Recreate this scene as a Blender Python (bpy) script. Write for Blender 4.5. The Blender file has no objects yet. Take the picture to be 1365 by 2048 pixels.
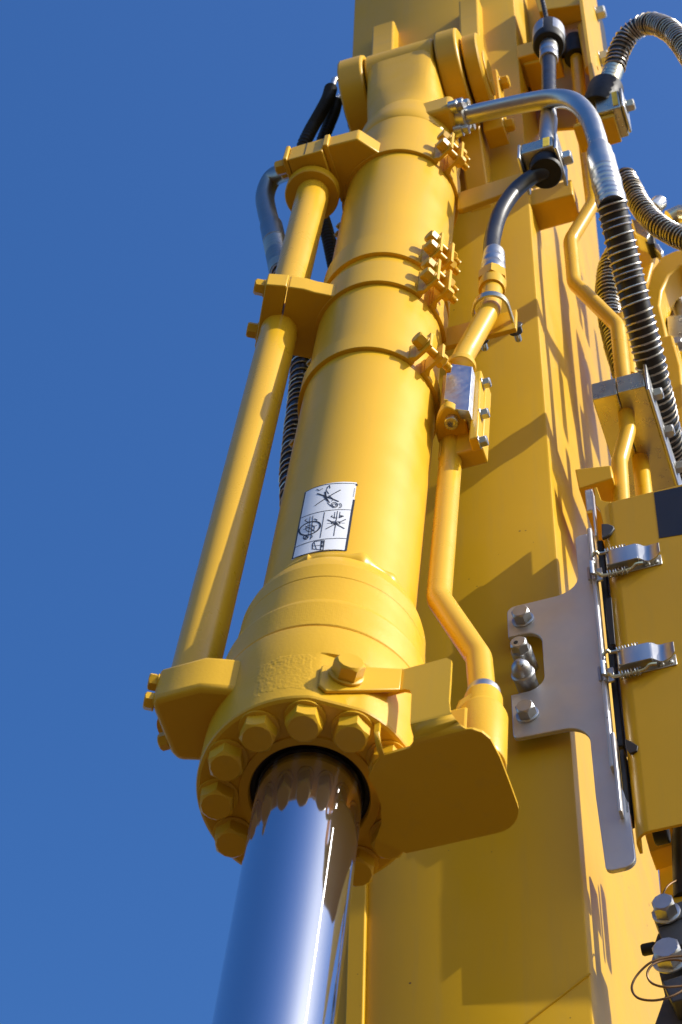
import bpy, bmesh, math, random
from mathutils import Vector, Matrix
R = math.radians
random.seed(7)
scene = bpy.context.scene
COL = scene.collection

# ------------------------------------------------------------------ camera, sky, sun
F, CX, CY = 4941.0, 682.5, 1024.0            # focal length and centre, in photograph pixels
OFF = Vector((0, 0, 1.6))                    # eye height

def cray(px, py):
    return Vector(((px - CX) / F, -(py - CY) / F, -1.0))

zc = cray(826, -2593).normalized()           # the boom's direction = up
fw = Vector((0, 0, -1))
yc = (fw - zc * fw.dot(zc)).normalized()
xc = yc.cross(zc)
ROT = Matrix((xc, yc, zc))                   # camera -> world
cam = bpy.data.cameras.new("camera")
cam.sensor_fit = 'VERTICAL'
cam.sensor_height = 36
cam.lens = F / 2048 * 36
cam.clip_end = 2000
cam.dof.use_dof = True
cam.dof.focus_distance = 4.55
cam.dof.aperture_fstop = 11
cam_o = bpy.data.objects.new("camera", cam)
COL.objects.link(cam_o)
cam_o.matrix_world = Matrix.Translation(OFF) @ ROT.to_4x4()
scene.camera = cam_o

SUN_AZ, SUN_EL = 116.2, 37.0                 # azimuth clockwise from the view's forward (+Y)
world = bpy.data.worlds.new("World")
scene.world = world
world.use_nodes = True
wn = world.node_tree
bg = wn.nodes["Background"]
sky = wn.nodes.new("ShaderNodeTexSky")
sky.sky_type = 'NISHITA'
sky.sun_disc = False
sky.sun_elevation = R(SUN_EL)
sky.sun_rotation = R(SUN_AZ)
sky.air_density = 1.2
sky.dust_density = 1.8
sky.ozone_density = 3.0
hs_ = wn.nodes.new("ShaderNodeHueSaturation")
hs_.inputs["Hue"].default_value = 0.5115
hs_.inputs["Saturation"].default_value = 1.34
wn.links.new(sky.outputs[0], hs_.inputs["Color"])
wn.links.new(hs_.outputs[0], bg.inputs[0])
bg.inputs[1].default_value = 0.15
sd = Vector((math.sin(R(SUN_AZ)) * math.cos(R(SUN_EL)), math.cos(R(SUN_AZ)) * math.cos(R(SUN_EL)), math.sin(R(SUN_EL))))
sun = bpy.data.lights.new("sun", 'SUN')
sun.energy = 5.0
sun.angle = R(0.53)
sun.color = (1.0, 0.945, 0.85)
sun_o = bpy.data.objects.new("sun", sun)
COL.objects.link(sun_o)
sun_o.rotation_euler = (-sd).to_track_quat('-Z', 'Y').to_euler()
sun_o.location = sd * 20
scene.view_settings.view_transform = 'Standard'
scene.view_settings.look = 'None'
scene.view_settings.exposure = 0.3
scene.view_settings.gamma = 1.0
scene.render.engine = 'CYCLES'

# ------------------------------------------------------------------ frames
# C: hydraulic cylinder  x = away from the boom (v), y = right (u), z = along the barrel (h), 0 = gland face
# B: boom                x = gap in front of its front face (g), y = right (l), z = height
def wray(px, py):
    return ROT @ cray(px, py)
PHI = R(20.17)
nV = Vector((-math.sin(PHI), -math.cos(PHI), 0))
lV = Vector((math.cos(PHI), -math.sin(PHI), 0))
D = 3.05
dV = wray(1098.07, -1520.2).normalized()
F0 = wray(710.456, 1000) * 4.4651 - dV * 0.961
vV = lV.cross(dV).normalized()
if vV.dot(nV) < 0:
    vV = -vV
uV = dV.cross(vV).normalized()
if uV.dot(lV) < 0:
    uV = -uV
L0 = F0.dot(lV)
def frame(x, y, z, o):
    return Matrix(((x[0], y[0], z[0], o[0]), (x[1], y[1], z[1], o[1]), (x[2], y[2], z[2], o[2]), (0, 0, 0, 1)))
MC = frame(vV, uV, dV, F0 + OFF)
MBO = frame(nV, lV, Vector((0, 0, 1)), lV * L0 - nV * D + OFF)
MCi, MBi = MC.inverted(), MBO.inverted()
def _hit(px, py, M, axis, val):
    q = wray(px, py)
    Mi = M.inverted()
    o = Mi @ OFF
    d = Mi.to_3x3() @ q
    t = (val - o[axis]) / d[axis]
    return o + d * t
def pv(px, py, v): return _hit(px, py, MC, 0, v)      # points of frame C
def pu(px, py, u): return _hit(px, py, MC, 1, u)
def ph(px, py, h): return _hit(px, py, MC, 2, h)
def pg(px, py, g): return _hit(px, py, MBO, 0, g)     # points of frame B
def pl(px, py, l): return _hit(px, py, MBO, 1, l)
def pz(px, py, z): return _hit(px, py, MBO, 2, z)
def pcyl(px, py, r):
    q = MCi.to_3x3() @ wray(px, py)
    o = MCi @ OFF
    a = q.x * q.x + q.y * q.y
    b = 2 * (q.x * o.x + q.y * o.y)
    c = o.x * o.x + o.y * o.y - r * r
    t = (-b - math.sqrt(max(b * b - 4 * a * c, 0))) / (2 * a)
    return o + q * t
def c2b(p): return MBi @ (MC @ p)
def b2c(p): return MCi @ (MBO @ p)
def T(x, y, z): return Matrix.Translation((x, y, z))
def RZ(a): return Matrix.Rotation(R(a), 4, 'Z')
def RX(a): return Matrix.Rotation(R(a), 4, 'X')
def RY(a): return Matrix.Rotation(R(a), 4, 'Y')
I4 = Matrix.Identity(4)
def along(p, d, up=None):
    """matrix at p whose z points along d"""
    return T(*p) @ Vector(d).normalized().to_track_quat('Z', 'Y').to_matrix().to_4x4()

# ------------------------------------------------------------------ materials
def mat(name, color, rough=0.4, metal=0.0, spec=0.5, coat=0.0, var=0.0, vscale=6.0, bump=0.0, bscale=300.0, rvar=0.0, speck=0.0, sscale=90.0, speck_col=(0.12, 0.07, 0.02), streak=0.0):
    m = bpy.data.materials.new(name)
    m.use_nodes = True
    nt = m.node_tree
    p = nt.nodes["Principled BSDF"]
    p.inputs["Base Color"].default_value = (*color, 1)
    p.inputs["Roughness"].default_value = rough
    p.inputs["Metallic"].default_value = metal
    p.inputs["Specular IOR Level"].default_value = spec
    p.inputs["Coat Weight"].default_value = coat
    p.inputs["Coat Roughness"].default_value = 0.08
    tc = nt.nodes.new("ShaderNodeTexCoord")
    def noise(scale, detail=4, rough_=0.6):
        n = nt.nodes.new("ShaderNodeTexNoise")
        n.inputs["Scale"].default_value = scale
        n.inputs["Detail"].default_value = detail
        n.inputs["Roughness"].default_value = rough_
        nt.links.new(tc.outputs["Object"], n.inputs["Vector"])
        return n
    colour = None
    if var:
        n = noise(vscale)
        mx = nt.nodes.new("ShaderNodeMix")
        mx.data_type = 'RGBA'
        mx.inputs[6].default_value = (*[c * (1 - var) for c in color], 1)
        mx.inputs[7].default_value = (*[min(1, c * (1 + var)) for c in color], 1)
        nt.links.new(n.outputs["Fac"], mx.inputs[0])
        colour = mx.outputs[2]
    if speck:
        n2 = nt.nodes.new("ShaderNodeTexVoronoi")
        n2.inputs["Scale"].default_value = sscale
        nt.links.new(tc.outputs["Object"], n2.inputs["Vector"])
        n3 = noise(sscale * .12, 2)
        ad = nt.nodes.new("ShaderNodeMath"); ad.operation = 'SUBTRACT'
        nt.links.new(n3.outputs["Fac"], ad.inputs[0]); nt.links.new(n2.outputs["Distance"], ad.inputs[1])
        rp = nt.nodes.new("ShaderNodeMapRange")
        rp.inputs[1].default_value = 1 - speck; rp.inputs[2].default_value = 1 - speck + .04
        nt.links.new(ad.outputs[0], rp.inputs[0])
        mx2 = nt.nodes.new("ShaderNodeMix"); mx2.data_type = 'RGBA'
        if colour is not None: nt.links.new(colour, mx2.inputs[6])
        else: mx2.inputs[6].default_value = (*color, 1)
        mx2.inputs[7].default_value = (*speck_col, 1)
        nt.links.new(rp.outputs[0], mx2.inputs[0])
        colour = mx2.outputs[2]
    if streak:
        mp_ = nt.nodes.new("ShaderNodeMapping"); mp_.inputs["Scale"].default_value = (26, 26, 2.2)
        nt.links.new(tc.outputs["Object"], mp_.inputs[0])
        n4 = nt.nodes.new("ShaderNodeTexNoise"); n4.inputs["Scale"].default_value = 1.0; n4.inputs["Detail"].default_value = 6; n4.inputs["Roughness"].default_value = .65
        nt.links.new(mp_.outputs[0], n4.inputs["Vector"])
        r4 = nt.nodes.new("ShaderNodeMapRange"); r4.inputs[1].default_value = .52; r4.inputs[2].default_value = .78; r4.inputs[4].default_value = streak
        nt.links.new(n4.outputs["Fac"], r4.inputs[0])
        m4 = nt.nodes.new("ShaderNodeMix"); m4.data_type = 'RGBA'
        if colour is not None: nt.links.new(colour, m4.inputs[6])
        else: m4.inputs[6].default_value = (*color, 1)
        m4.inputs[7].default_value = (.33, .25, .10, 1)
        nt.links.new(r4.outputs[0], m4.inputs[0])
        colour = m4.outputs[2]
    if colour is not None:
        nt.links.new(colour, p.inputs["Base Color"])
    if rvar:
        n = noise(vscale * 2.3, 5)
        mr = nt.nodes.new("ShaderNodeMapRange")
        mr.inputs[1].default_value = .3; mr.inputs[2].default_value = .7
        mr.inputs[3].default_value = max(0.02, rough - rvar); mr.inputs[4].default_value = rough + rvar
        nt.links.new(n.outputs["Fac"], mr.inputs[0])
        nt.links.new(mr.outputs[0], p.inputs["Roughness"])
    if bump:
        n = noise(bscale, 3)
        b = nt.nodes.new("ShaderNodeBump")
        b.inputs["Strength"].default_value = bump
        b.inputs["Distance"].default_value = 0.002
        nt.links.new(n.outputs["Fac"], b.inputs["Height"])
        nt.links.new(b.outputs[0], p.inputs["Normal"])
    m["p"] = 1
    return m

YEL = (0.66, 0.380, 0.013)
M = dict(
    paint=mat("yellow_paint", YEL, .36, spec=.32, coat=0, var=.05, vscale=5, bump=.055, bscale=330, rvar=.05, streak=.16),
    boom=mat("boom_paint", (0.60, .350, .008), .38, spec=.3, coat=0, var=.06, vscale=3, bump=.04, bscale=120, rvar=.08, speck=.47, sscale=34, streak=.2),
    cast=mat("cast_paint", YEL, .38, spec=.32, coat=0, var=.06, vscale=9, bump=.14, bscale=190, rvar=.07),
    pipe=mat("pipe_paint", (0.69, .395, .016), .3, spec=.38, coat=.05, var=.04, vscale=7, bump=.02, bscale=150, rvar=.06),
    chrome=None,
    zinc=mat("zinc_steel", (.53, .53, .51), .36, 1, var=.08, vscale=14, bump=.012, bscale=160, rvar=.06),
    zbolt=mat("zinc_bolt", (.46, .47, .48), .42, .95, var=.12, vscale=40, bump=.05, bscale=300, rvar=.1),
    shadezinc=mat("shaded_zinc", (.34, .33, .30), .36, .95, var=.12, vscale=12, bump=.02, bscale=120, rvar=.08),  # darker copy of the zinc: the left elbow's shade is put into the colour
    zincy=mat("yellow_chromate_zinc", (.62, .58, .42), .3, 1, var=.09, vscale=16, bump=.012, bscale=160, rvar=.06),
    galv=mat("galvanised_plate", (.60, .59, .57), .44, .75, var=.16, vscale=7, bump=.08, bscale=420, rvar=.1, speck=.5, sscale=30, speck_col=(.28, .28, .29)),
    alu=mat("machined_block", (.66, .69, .74), .42, 1, var=.08, vscale=26, bump=.02, bscale=160, rvar=.1),
    dark=mat("dark_steel", (.075, .078, .085), .5, .5, var=.3, vscale=12, bump=.1, bscale=300, rvar=.1),
    rubber=mat("black_rubber", (.012, .012, .013), .55, spec=.35, var=.3, vscale=20, bump=.08, bscale=300, rvar=.08),
    hose=mat("hose_rubber", (.016, .016, .018), .38, spec=.5, var=.2, vscale=12, bump=.05, bscale=240, rvar=.08),
    tape=mat("black_vinyl", (.012, .012, .016), .42, spec=.5, var=.2, vscale=9, bump=.06, bscale=120, rvar=.06),
    wire=mat("guard_wire", (.56, .52, .46), .34, .9, var=.12, vscale=30, rvar=.08),
    white=mat("label_white", (.80, .81, .83), .35, spec=.5, var=.03, vscale=20, bump=.02, bscale=90, rvar=.05),
    ink=mat("label_ink", (.02, .02, .025), .5),
    copper=mat("brown_wire", (.16, .09, .04), .4, .6),
    bore=mat("dark_bore", (.02, .015, .01), .6),
    mark=mat("yellow_marker", (.75, .55, .03), .6, bump=.3, bscale=300, var=.2, vscale=60),
    ground=mat("gravel_ground", (.07, .037, .019), .9, var=.35, vscale=.8, bump=.4, bscale=40),
)
def region_bump(name, lo, hi, a0, a1, mode):
    """cast paint whose relief is confined to one patch of the part: height lo..hi, angle a0..a1 about its axis"""
    m_ = M['cast'].copy(); m_.name = name
    t_ = m_.node_tree
    bs_ = t_.nodes["Principled BSDF"]
    old = bs_.inputs["Normal"].links[0].from_node
    tc_ = t_.nodes.new("ShaderNodeTexCoord")
    sx = t_.nodes.new("ShaderNodeSeparateXYZ"); t_.links.new(tc_.outputs["Object"], sx.inputs[0])
    def mth(op, a, b=None, c=None):
        n_ = t_.nodes.new("ShaderNodeMath"); n_.operation = op
        for i_, x_ in enumerate((a, b, c)):
            if x_ is None: continue
            if isinstance(x_, (int, float)): n_.inputs[i_].default_value = x_
            else: t_.links.new(x_, n_.inputs[i_])
        return n_.outputs[0]
    ang = mth('ARCTAN2', sx.outputs[1], sx.outputs[0])
    nz = t_.nodes.new("ShaderNodeTexNoise"); nz.inputs["Scale"].default_value = 34; nz.inputs["Detail"].default_value = 3
    t_.links.new(tc_.outputs["Object"], nz.inputs["Vector"])
    jit = mth('MULTIPLY', mth('SUBTRACT', nz.outputs["Fac"], .5), .09)
    def band(x_, l_, h_, w_):
        up_ = t_.nodes.new("ShaderNodeMapRange"); up_.interpolation_type = 'SMOOTHSTEP'
        up_.inputs[1].default_value = l_; up_.inputs[2].default_value = l_ + w_; t_.links.new(x_, up_.inputs[0])
        dn_ = t_.nodes.new("ShaderNodeMapRange"); dn_.interpolation_type = 'SMOOTHSTEP'
        dn_.inputs[1].default_value = h_; dn_.inputs[2].default_value = h_ - w_; t_.links.new(x_, dn_.inputs[0])
        return mth('MULTIPLY', up_.outputs[0], dn_.outputs[0])
    mask = mth('MULTIPLY', band(mth('ADD', sx.outputs[2], jit), lo, hi, .004), band(mth('ADD', ang, mth('MULTIPLY', jit, 4.0)), R(a0), R(a1), .06))
    nf = t_.nodes.new("ShaderNodeTexNoise"); nf.inputs["Scale"].default_value = 165; nf.inputs["Detail"].default_value = 2
    t_.links.new(tc_.outputs["Object"], nf.inputs["Vector"])
    rib = mth('SINE', mth('MULTIPLY', ang, 190.0))
    if mode == 'stipple':
        ribs = mth('MULTIPLY', rib, band(sx.outputs[2], .098, .122, .006))
        hgt = mth('ADD', mth('MULTIPLY', nf.outputs["Fac"], 1.6), mth('MULTIPLY', ribs, .10))
    else:
        hgt = mth('ADD', mth('MULTIPLY', nf.outputs["Fac"], .35), mth('MULTIPLY', mth('SINE', mth('MULTIPLY', ang, 300.0)), .03))
    b_ = t_.nodes.new("ShaderNodeBump"); b_.inputs["Strength"].default_value = .27; b_.inputs["Distance"].default_value = .0022
    t_.links.new(mth('MULTIPLY', hgt, mask), b_.inputs["Height"])
    t_.links.new(old.outputs[0], b_.inputs["Normal"])
    t_.links.new(b_.outputs[0], bs_.inputs["Normal"])
    return m_
M['glandcast'] = region_bump("gland_cast_paint", .022, .128, -14, 19, 'stipple')
M['headcast'] = region_bump("turned_paint", .228, .288, -22, 34, 'turned')
# chrome: a mirror with a little circumferential polish
m = bpy.data.materials.new("chrome_rod"); m.use_nodes = True
nt = m.node_tree
pb = nt.nodes["Principled BSDF"]
pb.inputs["Base Color"].default_value = (.58, .64, .71, 1); pb.inputs["Metallic"].default_value = 1
pb.inputs["Roughness"].default_value = .035
p2 = nt.nodes.new("ShaderNodeBsdfAnisotropic")
p2.distribution = 'GGX'
p2.inputs["Color"].default_value = (.6, .6, .62, 1)
p2.inputs["Roughness"].default_value = .18
p2.inputs["Anisotropy"].default_value = .93
p2.inputs["Rotation"].default_value = 0.0
tg = nt.nodes.new("ShaderNodeTangent"); tg.direction_type = 'RADIAL'; tg.axis = 'Z'
nt.links.new(tg.outputs[0], p2.inputs["Tangent"])
mx = nt.nodes.new("ShaderNodeMixShader"); mx.inputs[0].default_value = .07
tcn = nt.nodes.new("ShaderNodeTexCoord")
mp = nt.nodes.new("ShaderNodeMapping"); mp.inputs["Scale"].default_value = (34, 34, .8)
ns = nt.nodes.new("ShaderNodeTexNoise"); ns.inputs["Scale"].default_value = 2.2; ns.inputs["Detail"].default_value = 5
nt.links.new(tcn.outputs["Object"], mp.inputs[0]); nt.links.new(mp.outputs[0], ns.inputs["Vector"])
mr = nt.nodes.new("ShaderNodeMapRange"); mr.inputs[3].default_value = .02; mr.inputs[4].default_value = .085
nt.links.new(ns.outputs["Fac"], mr.inputs[0]); nt.links.new(mr.outputs[0], pb.inputs["Roughness"])
nt.links.new(pb.outputs[0], mx.inputs[1]); nt.links.new(p2.outputs[0], mx.inputs[2])
nt.links.new(mx.outputs[0], nt.nodes["Material Output"].inputs[0])
M['chrome'] = m

# ------------------------------------------------------------------ mesh building
class MB:
    def __init__(s):
        s.v, s.f = [], []
    def add(s, vs, fs, m=None):
        o = len(s.v)
        s.v += [(m @ Vector(p)) if m is not None else Vector(p) for p in vs]
        s.f += [[i + o for i in q] for q in fs]
        return s
    def box(s, x0, x1, y0, y1, z0, z1, m=None):
        vs = [(x, y, z) for z in (z0, z1) for x, y in ((x0, y0), (x1, y0), (x1, y1), (x0, y1))]
        return s.add(vs, [(3, 2, 1, 0), (4, 5, 6, 7), (0, 1, 5, 4), (1, 2, 6, 5), (2, 3, 7, 6), (3, 0, 4, 7)], m)
    def prism(s, poly, z0, z1, m=None):
        n = len(poly)
        vs = [(x, y, z0) for x, y in poly] + [(x, y, z1) for x, y in poly]
        fs = [list(range(n))[::-1], list(range(n, 2 * n))] + [(i, (i + 1) % n, n + (i + 1) % n, n + i) for i in range(n)]
        return s.add(vs, fs, m)
    def slab(s, pts, off, m=None):
        """polygon of 3D points, given thickness by the offset vector"""
        n = len(pts)
        pts = [Vector(p) for p in pts]
        vs = pts + [p + Vector(off) for p in pts]
        fs = [list(range(n))[::-1], list(range(n, 2 * n))] + [(i, (i + 1) % n, n + (i + 1) % n, n + i) for i in range(n)]
        return s.add(vs, fs, m)
    def lathe(s, prof, seg=64, m=None, a0=None, a1=None, rfun=None):
        """profile of (r, z) about z; a closed ring of revolution, or an arc of the closed profile"""
        full = a0 is None
        n = seg if full else seg + 1
        k = len(prof)
        vs = []
        for i in range(n):
            a = 2 * math.pi * i / seg if full else R(a0) + (R(a1) - R(a0)) * i / seg
            for r, z in prof:
                rr = rfun(r, z, a) if rfun else r
                vs.append((rr * math.cos(a), rr * math.sin(a), z))
        fs = []
        for i in range(seg):
            j = (i + 1) % n
            for q in range(k - 1):
                fs.append((i * k + q, j * k + q, j * k + q + 1, i * k + q + 1))
        if not full:
            for i in range(seg):
                fs.append((i * k + k - 1, (i + 1) * k + k - 1, (i + 1) * k, i * k))
            fs.append(list(range(k))); fs.append(list(range((n - 1) * k, n * k))[::-1])
        else:
            if prof[0][0] > 1e-6 and prof[0] != prof[-1]:
                fs.append([i * k for i in range(n)][::-1])
            if prof[-1][0] > 1e-6 and prof[0] != prof[-1]:
                fs.append([i * k + k - 1 for i in range(n)])
        return s.add(vs, fs, m)
    def tube(s, pts, r, seg=20, m=None, inner=None):
        pts = [Vector(p) for p in pts]
        fr = frames(pts)
        n = len(pts)
        vs = []
        for i, (p, (t, a, b)) in enumerate(zip(pts, fr)):
            rr = r[i] if isinstance(r, (list, tuple)) else r
            for q in range(seg):
                an = 2 * math.pi * q / seg
                vs.append(p + (a * math.cos(an) + b * math.sin(an)) * rr)
        fs = [(i * seg + q, i * seg + (q + 1) % seg, (i + 1) * seg + (q + 1) % seg, (i + 1) * seg + q) for i in range(n - 1) for q in range(seg)]
        fs += [list(range(seg))[::-1], list(range((n - 1) * seg, n * seg))]
        return s.add(vs, fs, m)
    def mesh(s, name, sharp=38):
        me = bpy.data.meshes.new(name)
        me.from_pydata([tuple(p) for p in s.v], [], s.f)
        bm = bmesh.new(); bm.from_mesh(me)
        bmesh.ops.remove_doubles(bm, verts=bm.verts, dist=1e-6)
        bmesh.ops.recalc_face_normals(bm, faces=bm.faces)
        bm.to_mesh(me); bm.free()
        for p in me.polygons: p.use_smooth = True
        me.set_sharp_from_angle(angle=R(sharp))
        return me

def frames(pts):
    n = len(pts)
    ts = []
    for i in range(n):
        t = pts[min(i + 1, n - 1)] - pts[max(i - 1, 0)]
        ts.append(t.normalized())
    a = ts[0].orthogonal().normalized()
    out = []
    for t in ts:
        a = (a - t * a.dot(t)).normalized()
        out.append((t, a, t.cross(a)))
    return out
def crom(pts, n=10):
    pts = [Vector(p) for p in pts]
    P = [pts[0] * 2 - pts[1]] + pts + [pts[-1] * 2 - pts[-2]]
    out = []
    for i in range(1, len(P) - 2):
        for k in range(n):
            t = k / n
            a, b, c, d = P[i - 1], P[i], P[i + 1], P[i + 2]
            out.append(.5 * ((2 * b) + (c - a) * t + (2 * a - 5 * b + 4 * c - d) * t * t + (3 * b - a - 3 * c + d) * t ** 3))
    out.append(pts[-1])
    return out
def bend(pts, rad, n=8):
    """polyline with rounded corners"""
    pts = [Vector(p) for p in pts]
    out = [pts[0]]
    for i in range(1, len(pts) - 1):
        a, b, c = pts[i - 1], pts[i], pts[i + 1]
        d1, d2 = (a - b), (c - b)
        ang = d1.angle(d2)
        k = min(rad / math.tan(ang / 2), .49 * d1.length, .49 * d2.length)
        p, q = b + d1.normalized() * k, b + d2.normalized() * k
        for j in range(n + 1):
            t = j / n
            out.append(p * (1 - t) ** 2 + b * 2 * t * (1 - t) + q * t * t)
    out.append(pts[-1])
    return out
def resample(pts, step):
    pts = [Vector(p) for p in pts]
    out = [pts[0]]
    acc = 0
    for a, b in zip(pts, pts[1:]):
        L = (b - a).length
        pos = step - acc
        while pos <= L:
            out.append(a.lerp(b, pos / L)); pos += step
        acc = (acc + L) % step
    return out
def helix(path, r, pitch, per=16):
    L = sum((b - a).length for a, b in zip(path, path[1:]))
    pts = resample(path, pitch / per)
    fr = frames(pts)
    out = []
    for i, (p, (t, a, b)) in enumerate(zip(pts, fr)):
        k_ = i / per                             # turns, with a slightly uneven pitch
        an = 2 * math.pi * (k_ + .16 * math.sin(k_ * .71) + .10 * math.sin(k_ * 1.93 + 1))
        rr = r * (1 + .012 * math.sin(k_ * .9 + 2))
        out.append(p + (a * math.cos(an) + b * math.sin(an)) * rr)
    return out

WORLD = {}
def thing(name, label, cat, M0, group=None):
    o = bpy.data.objects.new(name, None)
    o.empty_display_size = .05
    COL.objects.link(o)
    o.matrix_world = M0
    WORLD[o.name] = M0.copy()
    o["label"] = label; o["category"] = cat
    if group: o["group"] = group
    return o
def obj(name, me, material, parent, M0=I4, bevel=0, label=None, segs=2):
    if isinstance(me, MB): me = me.mesh(name)
    if not me.materials: me.materials.append(material)
    o = bpy.data.objects.new(name, me)
    COL.objects.link(o)
    if parent is not None:
        o.parent = parent
        o.matrix_parent_inverse = WORLD[parent.name].inverted()
    o.matrix_basis = M0
    WORLD[o.name] = M0.copy()
    if label: o["label"] = label
    if bevel:
        b = o.modifiers.new("bevel", 'BEVEL')
        b.width = bevel; b.segments = segs; b.limit_method = 'ANGLE'; b.angle_limit = R(40)
        b.harden_normals = False
    return o

# ---- shared fasteners (local z points out of the surface they sit on)
def hex_mb(af, h, z0=0, cham=True, hole=0):
    mb = MB()
    ap = af / 2; co = ap / math.cos(R(30))
    rings = []
    for i in range(12):
        a = R(30 * i)
        c = i % 2 == 0
        rings.append((co if c else ap, a, c))
    vs = [(r * math.cos(a), r * math.sin(a), z0) for r, a, c in rings]
    vs += [(r * math.cos(a), r * math.sin(a), z0 + h * (.80 if c else .93)) for r, a, c in rings]
    vs += [(ap * .93 * math.cos(a), ap * .93 * math.sin(a), z0 + h) for r, a, c in rings]
    fs = [list(range(12))[::-1], list(range(24, 36))]
    for k in (0, 12):
        fs += [(k + i, k + (i + 1) % 12, k + 12 + (i + 1) % 12, k + 12 + i) for i in range(12)]
    return mb.add(vs, fs)
_fast = {}
def bolt(parent, M0, af, h, material, washer=0.0, wt=.003, name="bolt", shank=0.0, label=None):
    key = (round(af, 4), round(h, 4), round(wt if washer else 0, 4), material.name, round(shank, 4))
    if key not in _fast:
        mb = hex_mb(af, h, wt if washer else 0)
        if shank:
            mb.lathe([(0, -shank), (af * .27, -shank), (af * .29, -shank + .004), (af * .29, 0), (0, 0)], 16)
        _fast[key] = mb.mesh("bolt", 30)
    o = obj(name, _fast[key], material, parent, M0, label=label)
    if washer:
        wk = (round(washer, 4), round(wt, 4), material.name)
        if wk not in _fast:
            _fast[wk] = MB().lathe([(af * .2, 0), (washer * .97, 0), (washer, wt * .3), (washer, wt * .8), (washer * .96, wt), (af * .2, wt)], 28).mesh("washer", 50)
        obj("washer", _fast[wk], material, o, M0)
    return o
def guard_hose(parent, path, r, pitch, wr, per=16, hose_name="hose"):
    obj(hose_name, MB().tube(path, r, 20), M['hose'], parent)
    obj("spring_guard", MB().tube(helix(path, r + wr * .9, pitch, per), wr, 6), M['wire'], parent)
def wpath(frameM, pts): return [frameM @ Vector(p) for p in pts]

# ================================================================== GROUND
g = MB().add([(-80, -80, 0), (80, -80, 0), (80, 80, 0), (-80, 80, 0)], [(0, 1, 2, 3)])
go = obj("ground", g, M['ground'], None)
go["kind"] = "structure"

# ================================================================== BOOM
LR, LL = 0.2407, -0.263
boom = thing("excavator_boom", "tall yellow box-section excavator boom behind the hydraulic cylinder", "boom", MBO @ T(0, 0, -.6))
def depth(z): return .88 + .07 * (z - 3.4)
mb = MB()
secs = []
for z in (-.6, 1.5, 3.4, 5.4, 7.4, 9.4):
    dp = depth(z)
    s = [(0, LL + .006), (0, LR - .006), (-.0018, LR - .0018), (-.006, LR)]
    rb = .11
    for k in range(9):
        a = R(90 - 90 * k / 8)
        s.append((-dp + rb - rb * math.cos(a), LR - rb + rb * math.sin(a)))
    for k in range(9):
        a = R(90 * k / 8)
        s.append((-dp + rb - rb * math.cos(a), LL + rb - rb * math.sin(a)))
    s += [(-.006, LL), (-.0018, LL + .0018)]
    secs.append([(x, y, z) for x, y in s])
k = len(secs[0])
vs = [p for s in secs for p in s]
fs = [(i * k + q, i * k + (q + 1) % k, (i + 1) * k + (q + 1) % k, (i + 1) * k + q) for i in range(len(secs) - 1) for q in range(k)]
fs += [list(range(k)), list(range((len(secs) - 1) * k, len(secs) * k))[::-1]]
mb.add(vs, fs)
obj("box_section", mb.mesh("box_section", 25), M['boom'], boom, MBO)
# flat bar along the lower left of the front face
obj("backing_strip", MB().box(-.004, .011, -.192, -.158, -.6, 3.42), M['boom'], boom, MBO, .003)
# thin weld line low on the front face
obj("weld_line", MB().tube([(.001, .10, 2.817), (.001, .2415, 2.917)], .0022, 6), M['boom'], boom, MBO)

# lugs that carry the cylinder's pin
PG, PZ, PR = .178, 6.005, .140
def lug_poly(r):
    pts = [(-.01, 6.82), (.045, 6.81), (.05, 6.40)]
    for k in range(15):
        a = R(62 - 190 * k / 14)
        pts.append((PG + r * math.cos(a), PZ + r * math.sin(a)))
    pts += [(.04, 5.66), (-.01, 5.60)]
    return pts
MLUG = MBO @ Matrix(((1, 0, 0, 0), (0, 0, 1, 0), (0, 1, 0, 0), (0, 0, 0, 1)))    # prism x = g, y = z, extruded along l
obj("lug", MB().prism(lug_poly(PR), -.186, -.117).mesh("lug", 50), M['paint'], boom, MLUG, .006)
obj("lug", MB().prism(lug_poly(PR), .083, .143).mesh("lug", 50), M['paint'], boom, MLUG, .006)
MPIN = MBO @ T(PG, 0, PZ) @ RX(-90)              # z along +l
obj("pin", MB().lathe([(0, -.20), (.055, -.20), (.06, -.195), (.06, .17), (0, .17)], 32), M['bore'], boom, MPIN)
obj("pin_collar", MB().lathe([(.05, .150), (.108, .150), (.112, .154), (.112, .188), (.107, .193), (.05, .193)], 56), M['paint'], boom, MPIN)
obj("pin_cap", MB().lathe([(0, .186), (.062, .186), (.062, .196), (.058, .198), (0, .198)], 40), M['paint'], boom, MPIN)
# locking plate across the collar with two bolts
Mk = MPIN @ T(0, 0, .0)
lp = obj("lock_plate", MB().box(-.135, -.072, -.12, .15, .15, .205, MPIN.inverted() @ MPIN), M['paint'], boom, MPIN @ RZ(8), .004)
bolt(lp, MPIN @ RZ(8) @ T(-.10, -.085, .205), .034, .022, M['paint'], .022)
bolt(lp, MPIN @ RZ(8) @ T(-.10, .115, .205), .034, .022, M['paint'], .022)
bolt(boom, MBO @ T(.11, -.186, 5.98) @ RX(90), .03, .018, M['paint'], .02)
# small welded tabs along the sunlit side
for (a, b, c, dd) in ((.0, -.10, 6.42, 6.50), (-.02, -.10, 5.60, 5.68)):
    obj("side_tab", MB().box(b, a, LR - .004, LR + .11, c, dd), M['paint'], boom, MBO, .004)

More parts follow.
